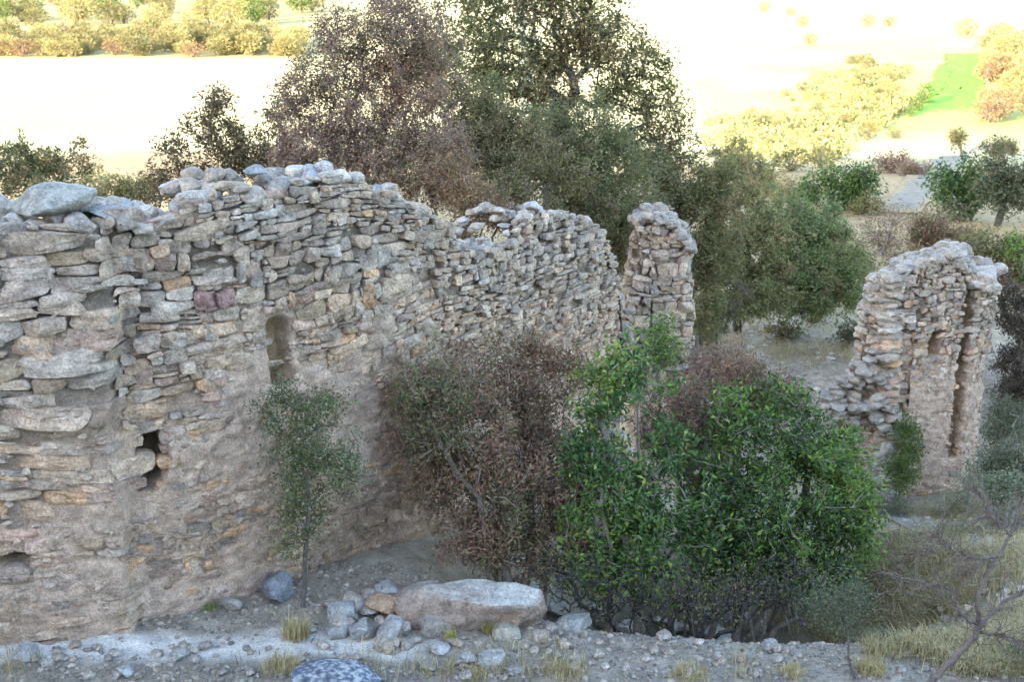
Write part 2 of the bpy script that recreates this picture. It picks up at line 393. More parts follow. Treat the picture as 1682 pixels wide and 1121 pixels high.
def masonry(parent, path, base, top, zones, plaster, holes=(), bulge=None, colour=None, seed=1, gap=0.003, prefix='', thick=0.7, cap=True, prot=0.024, crest=None, warm=None, umax=None, K=24):
    """stones fitted to one another over the face of a wall, the mortar bed behind them and the rubble on its crest"""
    r = np.random.default_rng(seed)
    bul = bulge or (lambda u, z: 0.06 * fbm(u * 0.8, z * 0.8 + seed, o=3))
    th = np.linspace(0, 2 * np.pi, K, endpoint=False)
    cen, rad, DX, DY, HH = [], [], [], [], []
    def stone(q):
        p = np.array(q, float); c = p.mean(0)
        for hf in holes:
            if hf['f'](c[0], c[1]) > 0.42: return
        X_, Y_, _, _ = path.at(c[0]); tt = float(top(X_, Y_)); bb_ = float(base(X_, Y_))
        hgt = p[2:, 1].mean() - p[:2, 1].mean(); wid = abs(p[1:3, 0].mean() - p[[0, 3], 0].mean())
        if hgt < 0.012 or wid < 0.02: return
        if not (bb_ - 0.25 < c[1] < tt - (0.35 if wid < 0.42 or c[0] < uback else 1.6) * hgt): return
        p = c + (p - c) * r.uniform(0.93, 1.03); p = p + r.normal(0, 1, (4, 2)) * np.array([0.06 * wid, 0.11 * hgt])
        mids = (p + np.roll(p, -1, 0)) / 2; mids = mids + (mids - c) * r.uniform(0.0, 0.14, (4, 1))
        p = np.stack([p, mids], 1).reshape(-1, 2)
        e = np.roll(p, -1, 0) - p; nl = np.hypot(e[:, 0], e[:, 1]) + 1e-9; nrm = np.stack([e[:, 1] / nl, -e[:, 0] / nl], 1)
        dd = ((p - c) * nrm).sum(1) - gap * r.uniform(0.2, 2.4)
        dx, dy = wid * np.cos(th), 1.15 * hgt * np.sin(th); l = np.hypot(dx, dy); dx, dy = dx / l, dy / l
        dn = np.stack([dx, dy], 1) @ nrm.T
        cen.append(c); rad.append(np.where(dn > 1e-3, np.maximum(dd, 0.004) / np.maximum(dn, 1e-3), 9).min(1)); DX.append(dx); DY.append(dy); HH.append(min(hgt, wid))
    uback = path.L * 0.5 if umax is None else umax
    for zi, (u0, u1, w, h) in enumerate(zones):
        z = -4.0 + r.uniform(0, h); row = 0
        def zl(u, zz, k):                                        # a course line, never quite level
            a = u / w; return zz + h * (0.14 * math.sin(a * 1.9 + k * 2.3 + zi) + 0.11 * math.sin(a * 3.7 + k * 5.1) + 0.08 * math.sin(a * 6.1 + k * 1.7)) + 0.05 * math.sin(u * 1.1 + seed + zz * 1.7) + 0.03 * math.sin(u * 2.6 + zz * 2.9)
        while z < 4.5:
            hh = h * min(1.8, max(0.45, r.lognormal(-0.05, 0.32))); u = u0 + r.uniform(-0.35, 0.35) * w; sl = r.normal(0, 0.1) * hh
            while u < u1 + 0.2 * w:
                ww = min(w * min(2.3, max(0.3, r.lognormal(-0.12, 0.5))), 4.5 * hh); sr = r.normal(0, 0.16) * hh
                a0, a1, b0, b1 = u, u + ww, u + sl, u + ww + sr
                q = [(a0, zl(a0, z, row)), (a1, zl(a1, z, row)), (b1, zl(b1, z + hh, row + 1)), (b0, zl(b0, z + hh, row + 1))]
                k = r.random()
                if k < 0.17 and hh > 0.7 * h:                   # two thin stones instead of one
                    t = r.uniform(0.35, 0.65); m0 = tuple(np.array(q[0]) * (1 - t) + np.array(q[3]) * t); m1 = tuple(np.array(q[1]) * (1 - t) + np.array(q[2]) * t)
                    stone([q[0], q[1], m1, m0]); stone([m0, m1, q[2], q[3]])
                elif k < 0.30 and ww > 0.8 * w:                  # a stone with a stack of small ones at its side
                    t = r.uniform(0.62, 0.8); m0 = tuple(np.array(q[0]) * (1 - t) + np.array(q[1]) * t); m1 = tuple(np.array(q[3]) * (1 - t) + np.array(q[2]) * t)
                    stone([q[0], m0, m1, q[3]]); h0 = tuple((np.array(m0) + np.array(m1)) / 2); h1 = tuple((np.array(q[1]) + np.array(q[2])) / 2)
                    stone([m0, q[1], h1, h0]); stone([h0, h1, q[2], m1])
                elif k > 0.94: pass                               # fallen out
                else: stone(q)
                u += ww; sl = sr
            z += hh; row += 1
    cen = np.array(cen); rad = np.array(rad); DX = np.array(DX); DY = np.array(DY); M = len(cen)
    rad = 0.9 * rad + 0.05 * (np.roll(rad, 1, 1) + np.roll(rad, -1, 1))
    ph = r.uniform(0, 100, M)
    rad = rad * (1 + 0.07 * vnoise(np.cos(th)[None] * 1.8 + ph[:, None], np.sin(th)[None] * 1.8 + ph[:, None]) + 0.05 * vnoise(np.cos(th)[None] * 5 + ph[:, None], np.sin(th)[None] * 5 + ph[:, None]))
    size = np.minimum(np.array(HH) * 1.15, 0.3)
    X, Y, _, _ = path.at(cen[:, 0]); tp = top(X, Y)
    pl = plaster(cen[:, 0], cen[:, 1])
    pro = r.normal(0, 1, M) * prot * (1 - 0.75 * pl) * 0.8 + prot * 0.6 * (1 - pl)
    tilt = r.normal(0, 1, (M, 2)) * np.array([0.10, 0.14]) * (1 - 0.6 * pl)[:, None]
    rs = [0.0, 0.42, 0.72, 0.90, 0.985, 1.0, 0.96]; ds = [0.015, 0.012, 0.004, -0.012, -0.07, -0.5, -1.4]
    U = np.concatenate([cen[:, 0:1]] + [cen[:, 0:1] + s * rad * DX for s in rs[1:]], 1)
    Z = np.concatenate([cen[:, 1:2]] + [cen[:, 1:2] + s * rad * DY for s in rs[1:]], 1)
    D = np.concatenate([np.full((M, 1), ds[0])] + [np.full((M, K), d) for d in ds[1:]], 1) * size[:, None] * 0.75
    D = D + pro[:, None] + tilt[:, :1] * (U - cen[:, :1]) + tilt[:, 1:] * (Z - cen[:, 1:2])
    for q in range(5):                                           # broken facets
        ga = r.uniform(0, 6.28, M)[:, None]; gs = r.uniform(0.1, 0.8, M)[:, None]; of = (r.uniform(0.0, 0.5, M) * size)[:, None]
        lim = pro[:, None] + 0.02 * size[:, None] - gs * ((U - cen[:, :1]) * np.cos(ga) + (Z - cen[:, 1:2]) * np.sin(ga) - of)
        D = np.minimum(D, np.maximum(lim, D - 0.25 * size[:, None]))
    k3 = fbm(U * 9 + ph[:, None], Z * 11, D * 6 + ph[:, None], o=4, g=0.55)
    k4 = fbm(U * 26 + ph[:, None], Z * 34, D * 9, o=3, g=0.6)
    D = D + k3 * (0.018 + 0.085 * size[:, None]) * (1 - 0.3 * pl[:, None]) + k4 * (0.006 + 0.02 * size[:, None]) - 0.05 * size[:, None] * np.abs(vnoise(U * 3 + ph[:, None], Z * 22 + U * 4, D * 0))
    Z = Z + 0.06 * size[:, None] * k3; U = U + 0.05 * size[:, None] * k4
    x, y, nx_, ny_ = path.at(U.ravel()); bb = bul(U.ravel(), Z.ravel())
    dp = D.ravel() + bb
    V = np.stack([x + nx_ * dp, y + ny_ * dp, Z.ravel()], 1)
    nr = len(rs) - 1; per = 1 + nr * K
    t3, t4 = [], []
    for k in range(K):
        k2 = (k + 1) % K; t3.append((0, 1 + k, 1 + k2))
        for q in range(nr - 1): t4.append((1 + q * K + k, 1 + (q + 1) * K + k, 1 + (q + 1) * K + k2, 1 + q * K + k2))
    bc_ = 1 + (nr - 1) * K
    for k in range(1, K - 1): t3.append((bc_, bc_ + k + 1, bc_ + k))
    o = (np.arange(M) * per)[:, None, None]
    F = [(np.array(t3)[None] + o).reshape(-1, 3), (np.array(t4)[None] + o).reshape(-1, 4)]
    gy_ = GREYS[r.integers(0, len(GREYS), M)]; wm = WARMS[r.integers(0, len(WARMS), M)]
    wf = np.clip((warm(cen[:, 0], cen[:, 1]) if warm else pl) * 0.60 + 0.38 + r.normal(0, 0.24, M), 0, 1)[:, None]
    C = gy_ * (1 - wf) + wm * wf; C *= r.uniform(0.72, 1.22, (M, 1))
    sp = r.random(M)
    C[sp < 0.015] = (0.42, 0.31, 0.21); C[(sp > 0.02) & (sp < 0.025)] = (0.33, 0.25, 0.22)
    if colour: C = colour(cen[:, 0], cen[:, 1], C)
    CC = np.repeat(C, per, 0)
    # chinking: small stones wedged into the joints
    nch = int(path.L * 95); uc = r.uniform(0, path.L, nch); x, y, nx_, ny_ = path.at(uc); zb_, zt_ = base(x, y), top(x, y) - 0.08; zc = zb_ + (zt_ - zb_) * r.random(nch)
    pc2 = plaster(uc, zc); hk = np.zeros(nch)
    for hf in holes: hk = np.maximum(hk, hf['f'](uc, zc))
    scl = np.interp(uc, [(z_[0] + z_[1]) / 2 for z_ in zones], [z_[3] for z_ in zones]); bc2 = bul(uc, zc)
    vv, ff = [V], [list(f) and f for f in F]; cc = [CC]; o_ = len(V); tri = [F[0]]
    for q in range(nch):
        if hk[q] > 0.3 or (pc2[q] > 0.8 and r.random() < 0.3): continue
        sz = scl[q] * r.uniform(0.16, 0.42); v_, f_ = CHINK[q % len(CHINK)]
        d_ = bc2[q] + r.uniform(-0.05, 0.0) * (1 - pc2[q]); ang = math.atan2(nx_[q], -ny_[q])
        v_ = (v_ * sz * np.array([r.uniform(.7, 1.5), .8, r.uniform(.4, .8)])) @ rot(ang + r.normal(0, .3), r.normal(0, .25), r.normal(0, .3)).T + np.array([x[q] + nx_[q] * d_, y[q] + ny_[q] * d_, zc[q]])
        vv.append(v_); tri.append(f_ + o_); o_ += len(v_); wq = pc2[q]
        cc.append(np.broadcast_to((GREYS[q % 7] * (1 - wq) + WARMS[q % 7] * wq) * r.uniform(.75, 1.2), v_.shape))
    st = mesh(prefix + 'stonework', np.concatenate(vv), [np.concatenate(tri), F[1]], M_STONE, parent, np.concatenate(cc), sharp=24)
    # mortar bed
    step = 0.022; nu = int(path.L / step) + 1; us = np.linspace(0, path.L, nu); x, y, nx_, ny_ = path.at(us)
    B, T = base(x, y) - 0.4, top(x, y) - 0.10
    nv = int(np.max(T - B) / step) + 2; tv = np.linspace(0, 1, nv)[:, None]
    zz = B[None] + (T - B)[None] * tv; uu = np.broadcast_to(us, zz.shape)
    p2 = plaster(uu, zz); pw_ = np.maximum(p2, 0.8 * (warm(uu, zz) if warm else 0))
    dep = -0.066 + 0.078 * p2 + (0.030 + 0.025 * p2) * fbm(uu * 3, zz * 3 + 31, o=4, g=0.6) + 0.028 * fbm(uu * 14, zz * 19, o=4, g=0.65) + bul(uu, zz)
    mc = np.array((0.25, 0.205, 0.165)) * (1 - pw_[..., None]) + np.array((0.64, 0.455, 0.35)) * pw_[..., None]
    tn = fbm(uu * 1.3 + 4, zz * 1.3, o=4)[..., None] * 0.8 + 0.6 * fbm(uu * 7, zz * 7 + 3, o=4, g=0.6)[..., None]
    mc = mc * (1 + 0.28 * tn); mc = mc * (1 - 0.5 * np.clip(tn, 0, 1)) + np.array((0.64, 0.53, 0.44)) * np.clip(tn, 0, 1) * 0.5 * (0.4 + 0.6 * p2[..., None])
    for hf in holes:
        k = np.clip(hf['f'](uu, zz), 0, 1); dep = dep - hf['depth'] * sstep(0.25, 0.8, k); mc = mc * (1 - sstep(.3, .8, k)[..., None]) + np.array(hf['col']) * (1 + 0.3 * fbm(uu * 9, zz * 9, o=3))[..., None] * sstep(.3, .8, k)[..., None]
    V = np.stack([x[None] + nx_[None] * dep, y[None] + ny_[None] * dep, zz], -1).reshape(-1, 3)
    ii = np.arange(nu * nv).reshape(nv, nu)
    q = np.stack([ii[:-1, :-1], ii[:-1, 1:], ii[1:, 1:], ii[1:, :-1]], -1).reshape(-1, 4)
    mesh(prefix + 'mortar_bed', V, q, M_MORTAR, parent, mc.reshape(-1, 3))
    return st

# ---- the long ruined wall
FRONT = [(-5.6, 8.6), (-2.95, 8.78), (-1.8, 9.5), (-0.745, 10.55), (0.12, 12.1), (1.36, 14.15)]
TH = 0.75
fp = Path(FRONT, smooth=2)
bk = [(x - nx_ * TH, y - ny_ * TH) for x, y, nx_, ny_ in [fp.at(u) for u in np.linspace(fp.L - 0.02, 0, 12)]]
wall_path = Path(FRONT + bk, smooth=2)
UF = fp.L
TOPPX = [(-150, 352), (-40, 350), (0, 350), (60, 352), (140, 352), (155, 340), (215, 342), (228, 352), (300, 352), (305, 322), (345, 300), (385, 296), (412, 302), (440, 290), (500, 288), (545, 282), (575, 280), (600, 296), (660, 312), (680, 330), (738, 362), (746, 392), (768, 404), (800, 398), (836, 394), (852, 362), (880, 344), (930, 342), (968, 356), (992, 385), (1008, 428), (1020, 480), (1027, 600), (1040, 900)]
_tp = []
for (a_, b_) in TOPPX:
    r_ = ray(a_, b_); _tp.append((math.atan2(r_[0], r_[1]), r_[2] / math.hypot(r_[0], r_[1])))
_tp.sort(); _ta = np.array([t[0] for t in _tp]); _tz = np.array([t[1] for t in _tp])
wall_top = lambda x, y: EYE + np.hypot(x, y) * np.interp(np.arctan2(x, y), _ta, _tz) - 0.02
wall_base = lambda x, y: terrain(x, y, False)
def uz(px, py): return fp.hit(px, py)
_pp = [fp.hit(*p) for p in ((-100, 900), (0, 800), (200, 640), (330, 590), (480, 545), (700, 545), (860, 545), (1020, 525))]
_pu = np.array([p[0] for p in _pp]); _pz = np.array([p[1] for p in _pp])
def wall_warm(u, z):
    return sstep(-0.55, 0.7, np.interp(u, _pu, _pz) + 0.15 - z + 0.5 * fbm(u * 0.9, z * 0.9, o=3))
def wall_plaster(u, z):
    line = np.interp(u, _pu, _pz); n = fbm(u * 1.1 + 3, z * 1.1, o=3); n2 = fbm(u * 4 + 3, z * 4, o=2)
    p = sstep(-0.55, 0.75, line - z + 0.65 * n + 0.25 * n2)
    return p * np.where(u > UF, 0.3, 1.0) * (0.66 + 0.30 * sstep(_u190 - 0.3, _u190 + 0.35, u)) * np.clip(0.92 + 0.35 * fbm(u * 1.7, z * 1.7 + 8, o=3), 0, 1)
def hole(px, py, rx, ry, depth, col, warp=0.5, tilt=0.0, path=None, pw=2):
    u0, z0 = (path or fp).hit(px, py); k = 200.0
    def f(u, z):
        a, b = (u - u0) / rx, (z - z0) / ry; a = a - tilt * b
        d = (np.abs(a) ** pw + np.abs(b) ** pw) ** (1 / pw) + warp * 0.5 * fbm(np.asarray(u) * 6, np.asarray(z) * 6 + px, o=3)
        return np.clip(1.6 - d, 0, 1)
    return dict(f=f, depth=depth, col=col)
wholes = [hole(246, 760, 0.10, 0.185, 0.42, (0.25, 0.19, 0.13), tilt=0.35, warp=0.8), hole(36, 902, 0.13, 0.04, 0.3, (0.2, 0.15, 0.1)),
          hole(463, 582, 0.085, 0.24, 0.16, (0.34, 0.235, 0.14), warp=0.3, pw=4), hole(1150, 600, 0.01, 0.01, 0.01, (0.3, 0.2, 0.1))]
def wall_bulge(u, z):
    pier = 0.17 * sstep(_u190 + 0.06, _u190 - 0.04, u + 0.1 * fbm(z * 2 + 0 * u, u * 2, o=2))
    foot = 0.10 * sstep(0.7, 0.0, z) * sstep(_u190, _u190 + 1, u)
    under = 0.10 * sstep(0.75, 0.2, z + 0.18 * fbm(u * 2, z * 2 + 9, o=3)) * sstep(_u480, _u480 + 0.35, u) * (np.asarray(u) < UF)
    foot = foot + under / 0.6
    return 0.07 * fbm(u * 0.8, z * 0.8, o=3) + pier - foot * 0.6 + 0.05 * sstep(1.4, 0.2, z) * sstep(_u190 + .3, _u190 - 0.3, u)
_u480 = fp.hit(475, 850)[0]; _u190 = fp.hit(190, 700)[0]; _u310 = fp.hit(330, 500)[0]; _u690 = fp.hit(680, 450)[0]; _u860 = fp.hit(840, 450)[0]
red = fp.hit(365, 500)
def wall_colour(u, z, C):
    d = np.hypot((u - red[0]) / 0.17, (z - red[1]) / 0.07); C[d < 1.0] = (0.37, 0.225, 0.20)
    pale = sstep(0.9, 0.2, np.hypot((u - _pl[0]) / 0.5, (z - _pl[1]) / 0.22))[:, None]
    C = C * (1 - 0.6 * pale) + np.array((0.55, 0.50, 0.45)) * 0.6 * pale
    br = (sstep(0.75, 0.3, z) * sstep(_u480, _u480 + 0.4, u))[:, None]; C = C * (1 - 0.75 * br) + np.array((0.36, 0.245, 0.165)) * 0.75 * br
    blue = np.hypot((u - _bl[0]) / 0.07, (z - _bl[1]) / 0.10); C[blue < 1] = (0.27, 0.30, 0.40)
    return C
_pl = fp.hit(430, 355); _bl = fp.hit(583, 660)
w_root = empty('ruined_wall', (-2.95, 8.78, 0.0), 'long ruined rubble stone wall with broken crest, biggest of the ruins', 'wall')
zones = [(0, _u190 + 0.04, 0.40, 0.118), (_u190 + 0.04, _u310, 0.20, 0.092), (_u310, _u690, 0.155, 0.078), (_u690, _u860, 0.135, 0.062), (_u860, UF + 0.8, 0.125, 0.052), (UF + 0.8, wall_path.L, 0.4, 0.2)]
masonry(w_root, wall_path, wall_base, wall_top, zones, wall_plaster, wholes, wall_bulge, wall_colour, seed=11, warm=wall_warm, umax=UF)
# loose rubble bonded along the crest
def crest(parent, path, umax, top, thick, sizefn, seed, name='rubble_crest', n=3, dens=1.0, lift=0.0, skip=()):
    r = np.random.default_rng(seed); acc = Acc()
    for row in range(n):
        u = 0.0
        while u < umax:
            s = sizefn(u) * r.uniform(0.55, 1.35); x, y, nx_, ny_ = path.at(u)
            d = -thick * (0.12 + 0.76 * row / max(1, n - 1)) + r.normal(0, 0.03)
            xx, yy = x + nx_ * d, y + ny_ * d
            z = float(top(x, y)) + r.normal(-0.36, 0.16) * s + lift
            ang = math.atan2(nx_, -ny_)
            w, dp, h = s * r.uniform(0.75, 1.25), s * r.uniform(0.7, 1.3), s * r.uniform(0.4, 0.75)
            col = GREYS[r.integers(0, len(GREYS))] * r.uniform(0.8, 1.25)
            if not any(a <= u <= b for a, b in skip):
                add_rock(acc, (xx, yy, z), (w / 2, dp / 2, h / 2), rot(ang + r.normal(0, 0.25), r.normal(0, 0.16), r.normal(0, 0.18)), col, 3, int(r.integers(1e9)), cuts=10, lo=0.6, hi=1.0)
            u += w * r.uniform(0.65, 0.95) / dens
    # core fill below the rubble
    us = np.linspace(0, umax, int(umax / 0.06)); x, y, nx_, ny_ = path.at(us); V = np.concatenate([np.stack([x + nx_ * d, y + ny_ * d, top(x + nx_ * d, y + ny_ * d) - 0.13 + 0.03 * vnoise(us * 9, us * 0 + d * 5)], 1) for d in (-0.03, -thick * .3, -thick * .65, -thick + 0.03)])
    m = len(us); ii = np.arange(4 * m).reshape(4, m); q = np.stack([ii[:-1, :-1], ii[1:, :-1], ii[1:, 1:], ii[:-1, 1:]], -1).reshape(-1, 4)[:, ::-1]
    acc.add(V, q, np.array((0.25, 0.22, 0.18)))
    return acc.build(name, M_STONE, parent)
def csize(u): return float(np.interp(u, [0, _u190, _u310, _u690, UF], [0.30, 0.26, 0.24, 0.17, 0.14]))
_sk = (fp.hit(5, 340)[0], fp.hit(150, 340)[0])
crest(w_root, fp, UF, wall_top, TH, csize, 5, n=3)
# the far end of the wall: broken end stones
acc = Acc(); r_ = np.random.default_rng(3)
for k in range(150):
    t = r_.uniform(0, 1); x, y, nx_, ny_ = fp.at(UF - 0.02); xx, yy = x - nx_ * TH * t, y - ny_ * TH * t
    zt = float(wall_top(x - 0.12, y)); z = r_.uniform(-1.6, 1.2)
    s = r_.uniform(0.09, 0.2); add_rock(acc, (xx + ny_ * 0 + r_.normal(0, 0.02), yy, z), (s * .6, s * .6, s * .36), rot(r_.uniform(0, 6.28), r_.normal(0, .1), r_.normal(0, .1)), GREYS[r_.integers(0, 7)] * r_.uniform(.8, 1.1), 2, k)
acc.build('broken_end', M_STONE, w_root)

# ---- the stump of a pier behind the wall's far end
pc = P(1084, 480, 15.2); pw, pd = 0.40, 0.36
pil = empty('ruined_pier', (pc[0], pc[1], tz(pc[0], pc[1])), 'narrow free-standing stump of stone masonry just past the end of the long wall', 'wall')
lp = Path([(pc[0] - pw, pc[1] - pd), (pc[0] + pw, pc[1] - pd + 0.1), (pc[0] + pw, pc[1] + pd), (pc[0] - pw, pc[1] + pd)], closed=True, smooth=2)
zt = [(1020, 400), (1036, 372), (1050, 352), (1080, 346), (1108, 362), (1124, 385), (1150, 420)]
pa = np.array([math.atan2(ray(*p)[0], ray(*p)[1]) for p in zt]); pz = np.array([P(p[0], p[1], 15)[2] for p in zt])
pier_top = lambda x, y: np.interp(np.arctan2(x, y), pa, pz)
def pier_pl(u, z): return sstep(0.2, -1.0, z - 0.3 + 0.4 * fbm(u * 1.5, z * 1.5, o=3)) * 0.9
def pier_bulge(u, z): return 0.05 * fbm(u * 1.5, z * 1.5 + 40, o=3) - 0.07 * sstep(0.4, 1.9, z)
masonry(pil, lp, wall_base, pier_top, [(0, lp.L, 0.15, 0.095)], pier_pl, seed=23, bulge=pier_bulge, prot=0.04)
acc = Acc()
for k in range(110):
    x, y = pc[0] + r_.uniform(-1, 1) * pw * .85, pc[1] + r_.uniform(-1, 1) * pd * .85; s = r_.uniform(0.08, 0.15)
    add_rock(acc, (x, y, float(pier_top(x, y)) - 0.06 + r_.normal(0, 0.02)), (s * .6, s * .55, s * .4), rot(r_.uniform(0, 6.28), r_.normal(0, .2), r_.normal(0, .2)), GREYS[r_.integers(0, 7)] * r_.uniform(.7, 1.1), 2, 900 + k)
acc.build('rubble_crest', M_STONE, pil)

# ---- the tall ruin on the right with its broken arch
TY = 18.0
tc_ = P(1545, 620, TY); tg = tz(tc_[0], TY)
ta, tb = P(1462, 600, TY - 0.15)[:2], P(1632, 600, TY + 0.35)[:2]
tow = empty('ruined_tower', (tc_[0], TY, P(1540, 800, TY)[2]), 'tall narrow wall of a ruined tower with vertical groove and broken arch stub', 'ruin')
tdir = (tb - ta) / np.linalg.norm(tb - ta); tn = np.array([-tdir[1], tdir[0]])
tl0, tl1 = ta + tn * 0.75 - tdir * 0.62, tb + tn * 0.8
tp_ = Path([ta, tb, tl1, tl0], closed=False, smooth=1)
tpc = Path([ta, tb, tl1, tl0], closed=True, smooth=1)
zt2 = [(1380, 640), (1412, 590), (1414, 540), (1428, 500), (1440, 470), (1455, 455), (1485, 438), (1530, 424), (1560, 414), (1582, 424), (1592, 448), (1606, 450), (1618, 444), (1640, 448), (1660, 460)]
ta2 = np.array([math.atan2(ray(*p)[0], ray(*p)[1]) for p in zt2]); tz2 = np.array([P(p[0], p[1], TY)[2] for p in zt2])
tow_top = lambda x, y: np.interp(np.arctan2(x, y), ta2, tz2)
tow_base = lambda x, y: np.minimum(terrain(x, y, False), -1.9)
def tow_pl(u, z): return sstep(-0.7, 0.6, (-0.75 - z) + 0.5 * fbm(u * 1.4, z * 1.4, o=3)) * np.where(u < 1.6, 0.80, 0.3)
def slot(px0, px1, y0, y1, depth, col):
    u0 = tpc.hit(px0, (y0 + y1) / 2, 1.5)[0]; u1 = tpc.hit(px1, (y0 + y1) / 2, 1.5)[0]; z1 = P(px0, y0, TY)[2]; z0 = P(px0, y1, TY)[2]
    def f(u, z):
        u = np.asarray(u, float); z = np.asarray(z, float); w = 0.02 * vnoise(z * 8, u * 8)
        return sstep(-0.03, 0.03, np.minimum(u - u0 + w, u1 - u - w)) * sstep(-0.04, 0.04, np.minimum(z - z0, z1 - z) + w)
    return dict(f=f, depth=depth, col=col)
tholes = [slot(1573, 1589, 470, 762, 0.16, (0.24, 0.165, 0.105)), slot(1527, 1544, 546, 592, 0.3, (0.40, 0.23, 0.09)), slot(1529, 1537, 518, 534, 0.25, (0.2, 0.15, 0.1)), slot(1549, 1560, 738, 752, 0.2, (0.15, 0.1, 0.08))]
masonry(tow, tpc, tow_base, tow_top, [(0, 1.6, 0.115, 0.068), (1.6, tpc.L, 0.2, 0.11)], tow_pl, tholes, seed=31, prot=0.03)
acc = Acc()
for k in range(330):
    q, s = r_.uniform(0, 1), r_.uniform(0, 1); b0 = ta + (tb - ta) * q; b1 = tl0 + (tl1 - tl0) * q; x, y = b0 + (b1 - b0) * s
    sz = r_.uniform(0.09, 0.20)
    add_rock(acc, (x, y, float(tow_top(x, y)) - 0.08 + r_.normal(0, 0.03)), (sz * .62, sz * .6, sz * .36), rot(r_.uniform(0, 6.28), r_.normal(0, .2), r_.normal(0, .2)), GREYS[r_.integers(0, 7)] * r_.uniform(.7, 1.1), 2, 1900 + k)
for k in range(3):                                               # the two blocks at the right corner
    c = P((1600, 1614, 1624)[k], (462, 456, 466)[k], TY + 0.25); add_rock(acc, c, ((0.17, 0.2, 0.17)[k], 0.2, (0.14, 0.17, 0.12)[k]), rot(k), np.array((0.5, 0.46, 0.43)) if k == 0 else GREYS[1], 3, 40 + k)
acc.build('rubble_crest', M_STONE, tow)
acc = Acc()                                                      # torn rubble core of the left side
EDGE = [(450, 1440), (480, 1432), (520, 1420), (560, 1413), (600, 1412), (640, 1412)]
for k in range(420):
    py = r_.uniform(450, 690); e = np.interp(py, [q[0] for q in EDGE], [q[1] for q in EDGE]); t = r_.uniform(0, 1)
    px = e + (1466 - e) * t; Yd = TY - 0.1 + 0.55 * (1 - t); c = P(px, py, Yd); sz = r_.uniform(0.10, 0.26)
    colr = (GREYS if py < 540 or r_.random() < .4 else WARMS)[r_.integers(0, 7)] * r_.uniform(.85, 1.25)
    add_rock(acc, c, (sz * .72, sz * .7, sz * .27), rot(r_.normal(0, .5), r_.normal(0, .12), r_.normal(0, .15)), colr, 2, 3000 + k)
acc.build('torn_side', M_STONE, tow)
acc = Acc()                                                      # the springing of an arch that ended in the air
def arch_lo(px): return 668 + 55 * ((px - 1350) / 90.0) ** 2 * 0.55
for k in range(330):
    px = r_.uniform(1356, 1468); hi_ = np.interp(px, [1356, 1380, 1400, 1425, 1470], [648, 628, 604, 585, 560]); py = r_.uniform(hi_, min(arch_lo(px) + 18 * (px < 1420), 720)); c = P(px, py, TY + r_.uniform(-0.25, 0.35)); sz = r_.uniform(0.1, 0.22)
    add_rock(acc, c, (sz * .65, sz * .6, sz * .32), rot(r_.uniform(0, 6.28), r_.normal(0, .2), r_.normal(0, .2)), GREYS[r_.integers(0, 7)] * r_.uniform(.72, 1.05), 2, 5000 + k)
acc.build('arch_springer', M_STONE, tow)
acc = Acc()                                                      # jamb below the arch
jx = [P(1432, 740, TY + .1), P(1470, 740, TY + .1)]
for k in range(260):
    px = r_.uniform(1434, 1468); py = r_.uniform(690, 830); c = P(px, py, TY + r_.uniform(-0.05, 0.5)); sz = r_.uniform(0.1, 0.2)
    add_rock(acc, c, (sz * .65, sz * .6, sz * .38), rot(r_.normal(0, .2), r_.normal(0, .1), r_.normal(0, .1)), np.array((0.44, 0.40, 0.37)) * r_.uniform(.85, 1.15), 2, 7000 + k)
acc.build('jamb', M_STONE, tow)

# ------------------------------------------------------------------ loose stones
def lone_rock(name, label, cat, px, py, wpx, hpx, depth_ratio, col, seed, Y=None, yaw=0.0, pitch=0.0, roll=0.0, sub=4, group=None, sink=0.25, cuts=12, lo=0.5, hi=0.85, colfn=None, rough=0.07, boxy=0.0, slab=()):
    """a stone whose foot is seen at (px, py)"""
    g = ground_at(px, py) if Y is None else P(px, py, Y)
    k = ppm(g[1], py); w, h = wpx / k / 2, hpx / k / 2
    v, f = rock_shape(sub, seed, cuts=cuts, lo=lo, hi=hi, rough=rough, boxy=boxy, slab=slab)
    v = (v * np.array([w, w * depth_ratio, h])) @ rot(yaw, pitch, roll).T
    if colfn: C = colfn(v, w, h)
    else: C = np.broadcast_to(np.array(col), v.shape)
    cz = g[2] + h * (1 - 2 * sink) if Y is None else g[2] + h
    loc = np.array([g[0], g[1] + w * depth_ratio * 0.4, cz])
    return tag(mesh(name, v + loc, f, M_ROCK, C=C, loc=loc, sharp=22), label, cat, group)

# stones lying loose on the crest
def on_wall(px, py, wpx, hpx, label, col, seed, back=0.3, **kw):
    u, z = fp.hit(px, py); x, y, nx_, ny_ = fp.at(u); x -= nx_ * back; y -= ny_ * back
    k = ppm(y, py); w, h = wpx / k / 2, hpx / k / 2
    v, f = rock_shape(4, seed, cuts=kw.get('cuts', 12), lo=kw.get('lo', .5), hi=.85)
    v = (v * np.array([w, kw.get('dep', 0.3), h])) @ rot(kw.get('yaw', 0), kw.get('pitch', 0), kw.get('roll', 0)).T
    loc = np.array([x, y, EYE + (z - EYE) * y / (y + ny_ * back)])
    tag(mesh('capstone', v + loc, f, M_STONE, C=np.broadcast_to(np.array(col), v.shape), loc=loc), label, 'stone')
on_wall(78, 326, 142, 54, 'long flat grey slab on the long wall, largest loose stone up there', (0.34, 0.32, 0.285), 61, back=0.2, pitch=-0.10, cuts=9, lo=.6)
on_wall(180, 345, 80, 34, 'squat grey block beside the big flat slab on the wall top', (0.36, 0.345, 0.33), 62, pitch=-0.05)
on_wall(572, 279, 36, 34, 'pale rounded stone at the highest point of the wall crest', (0.47, 0.44, 0.43), 63, dep=0.12)
on_wall(545, 288, 40, 34, 'grey wedge stone leaning beside the pale stone on the crest', (0.38, 0.36, 0.36), 64, dep=0.14, roll=0.3)
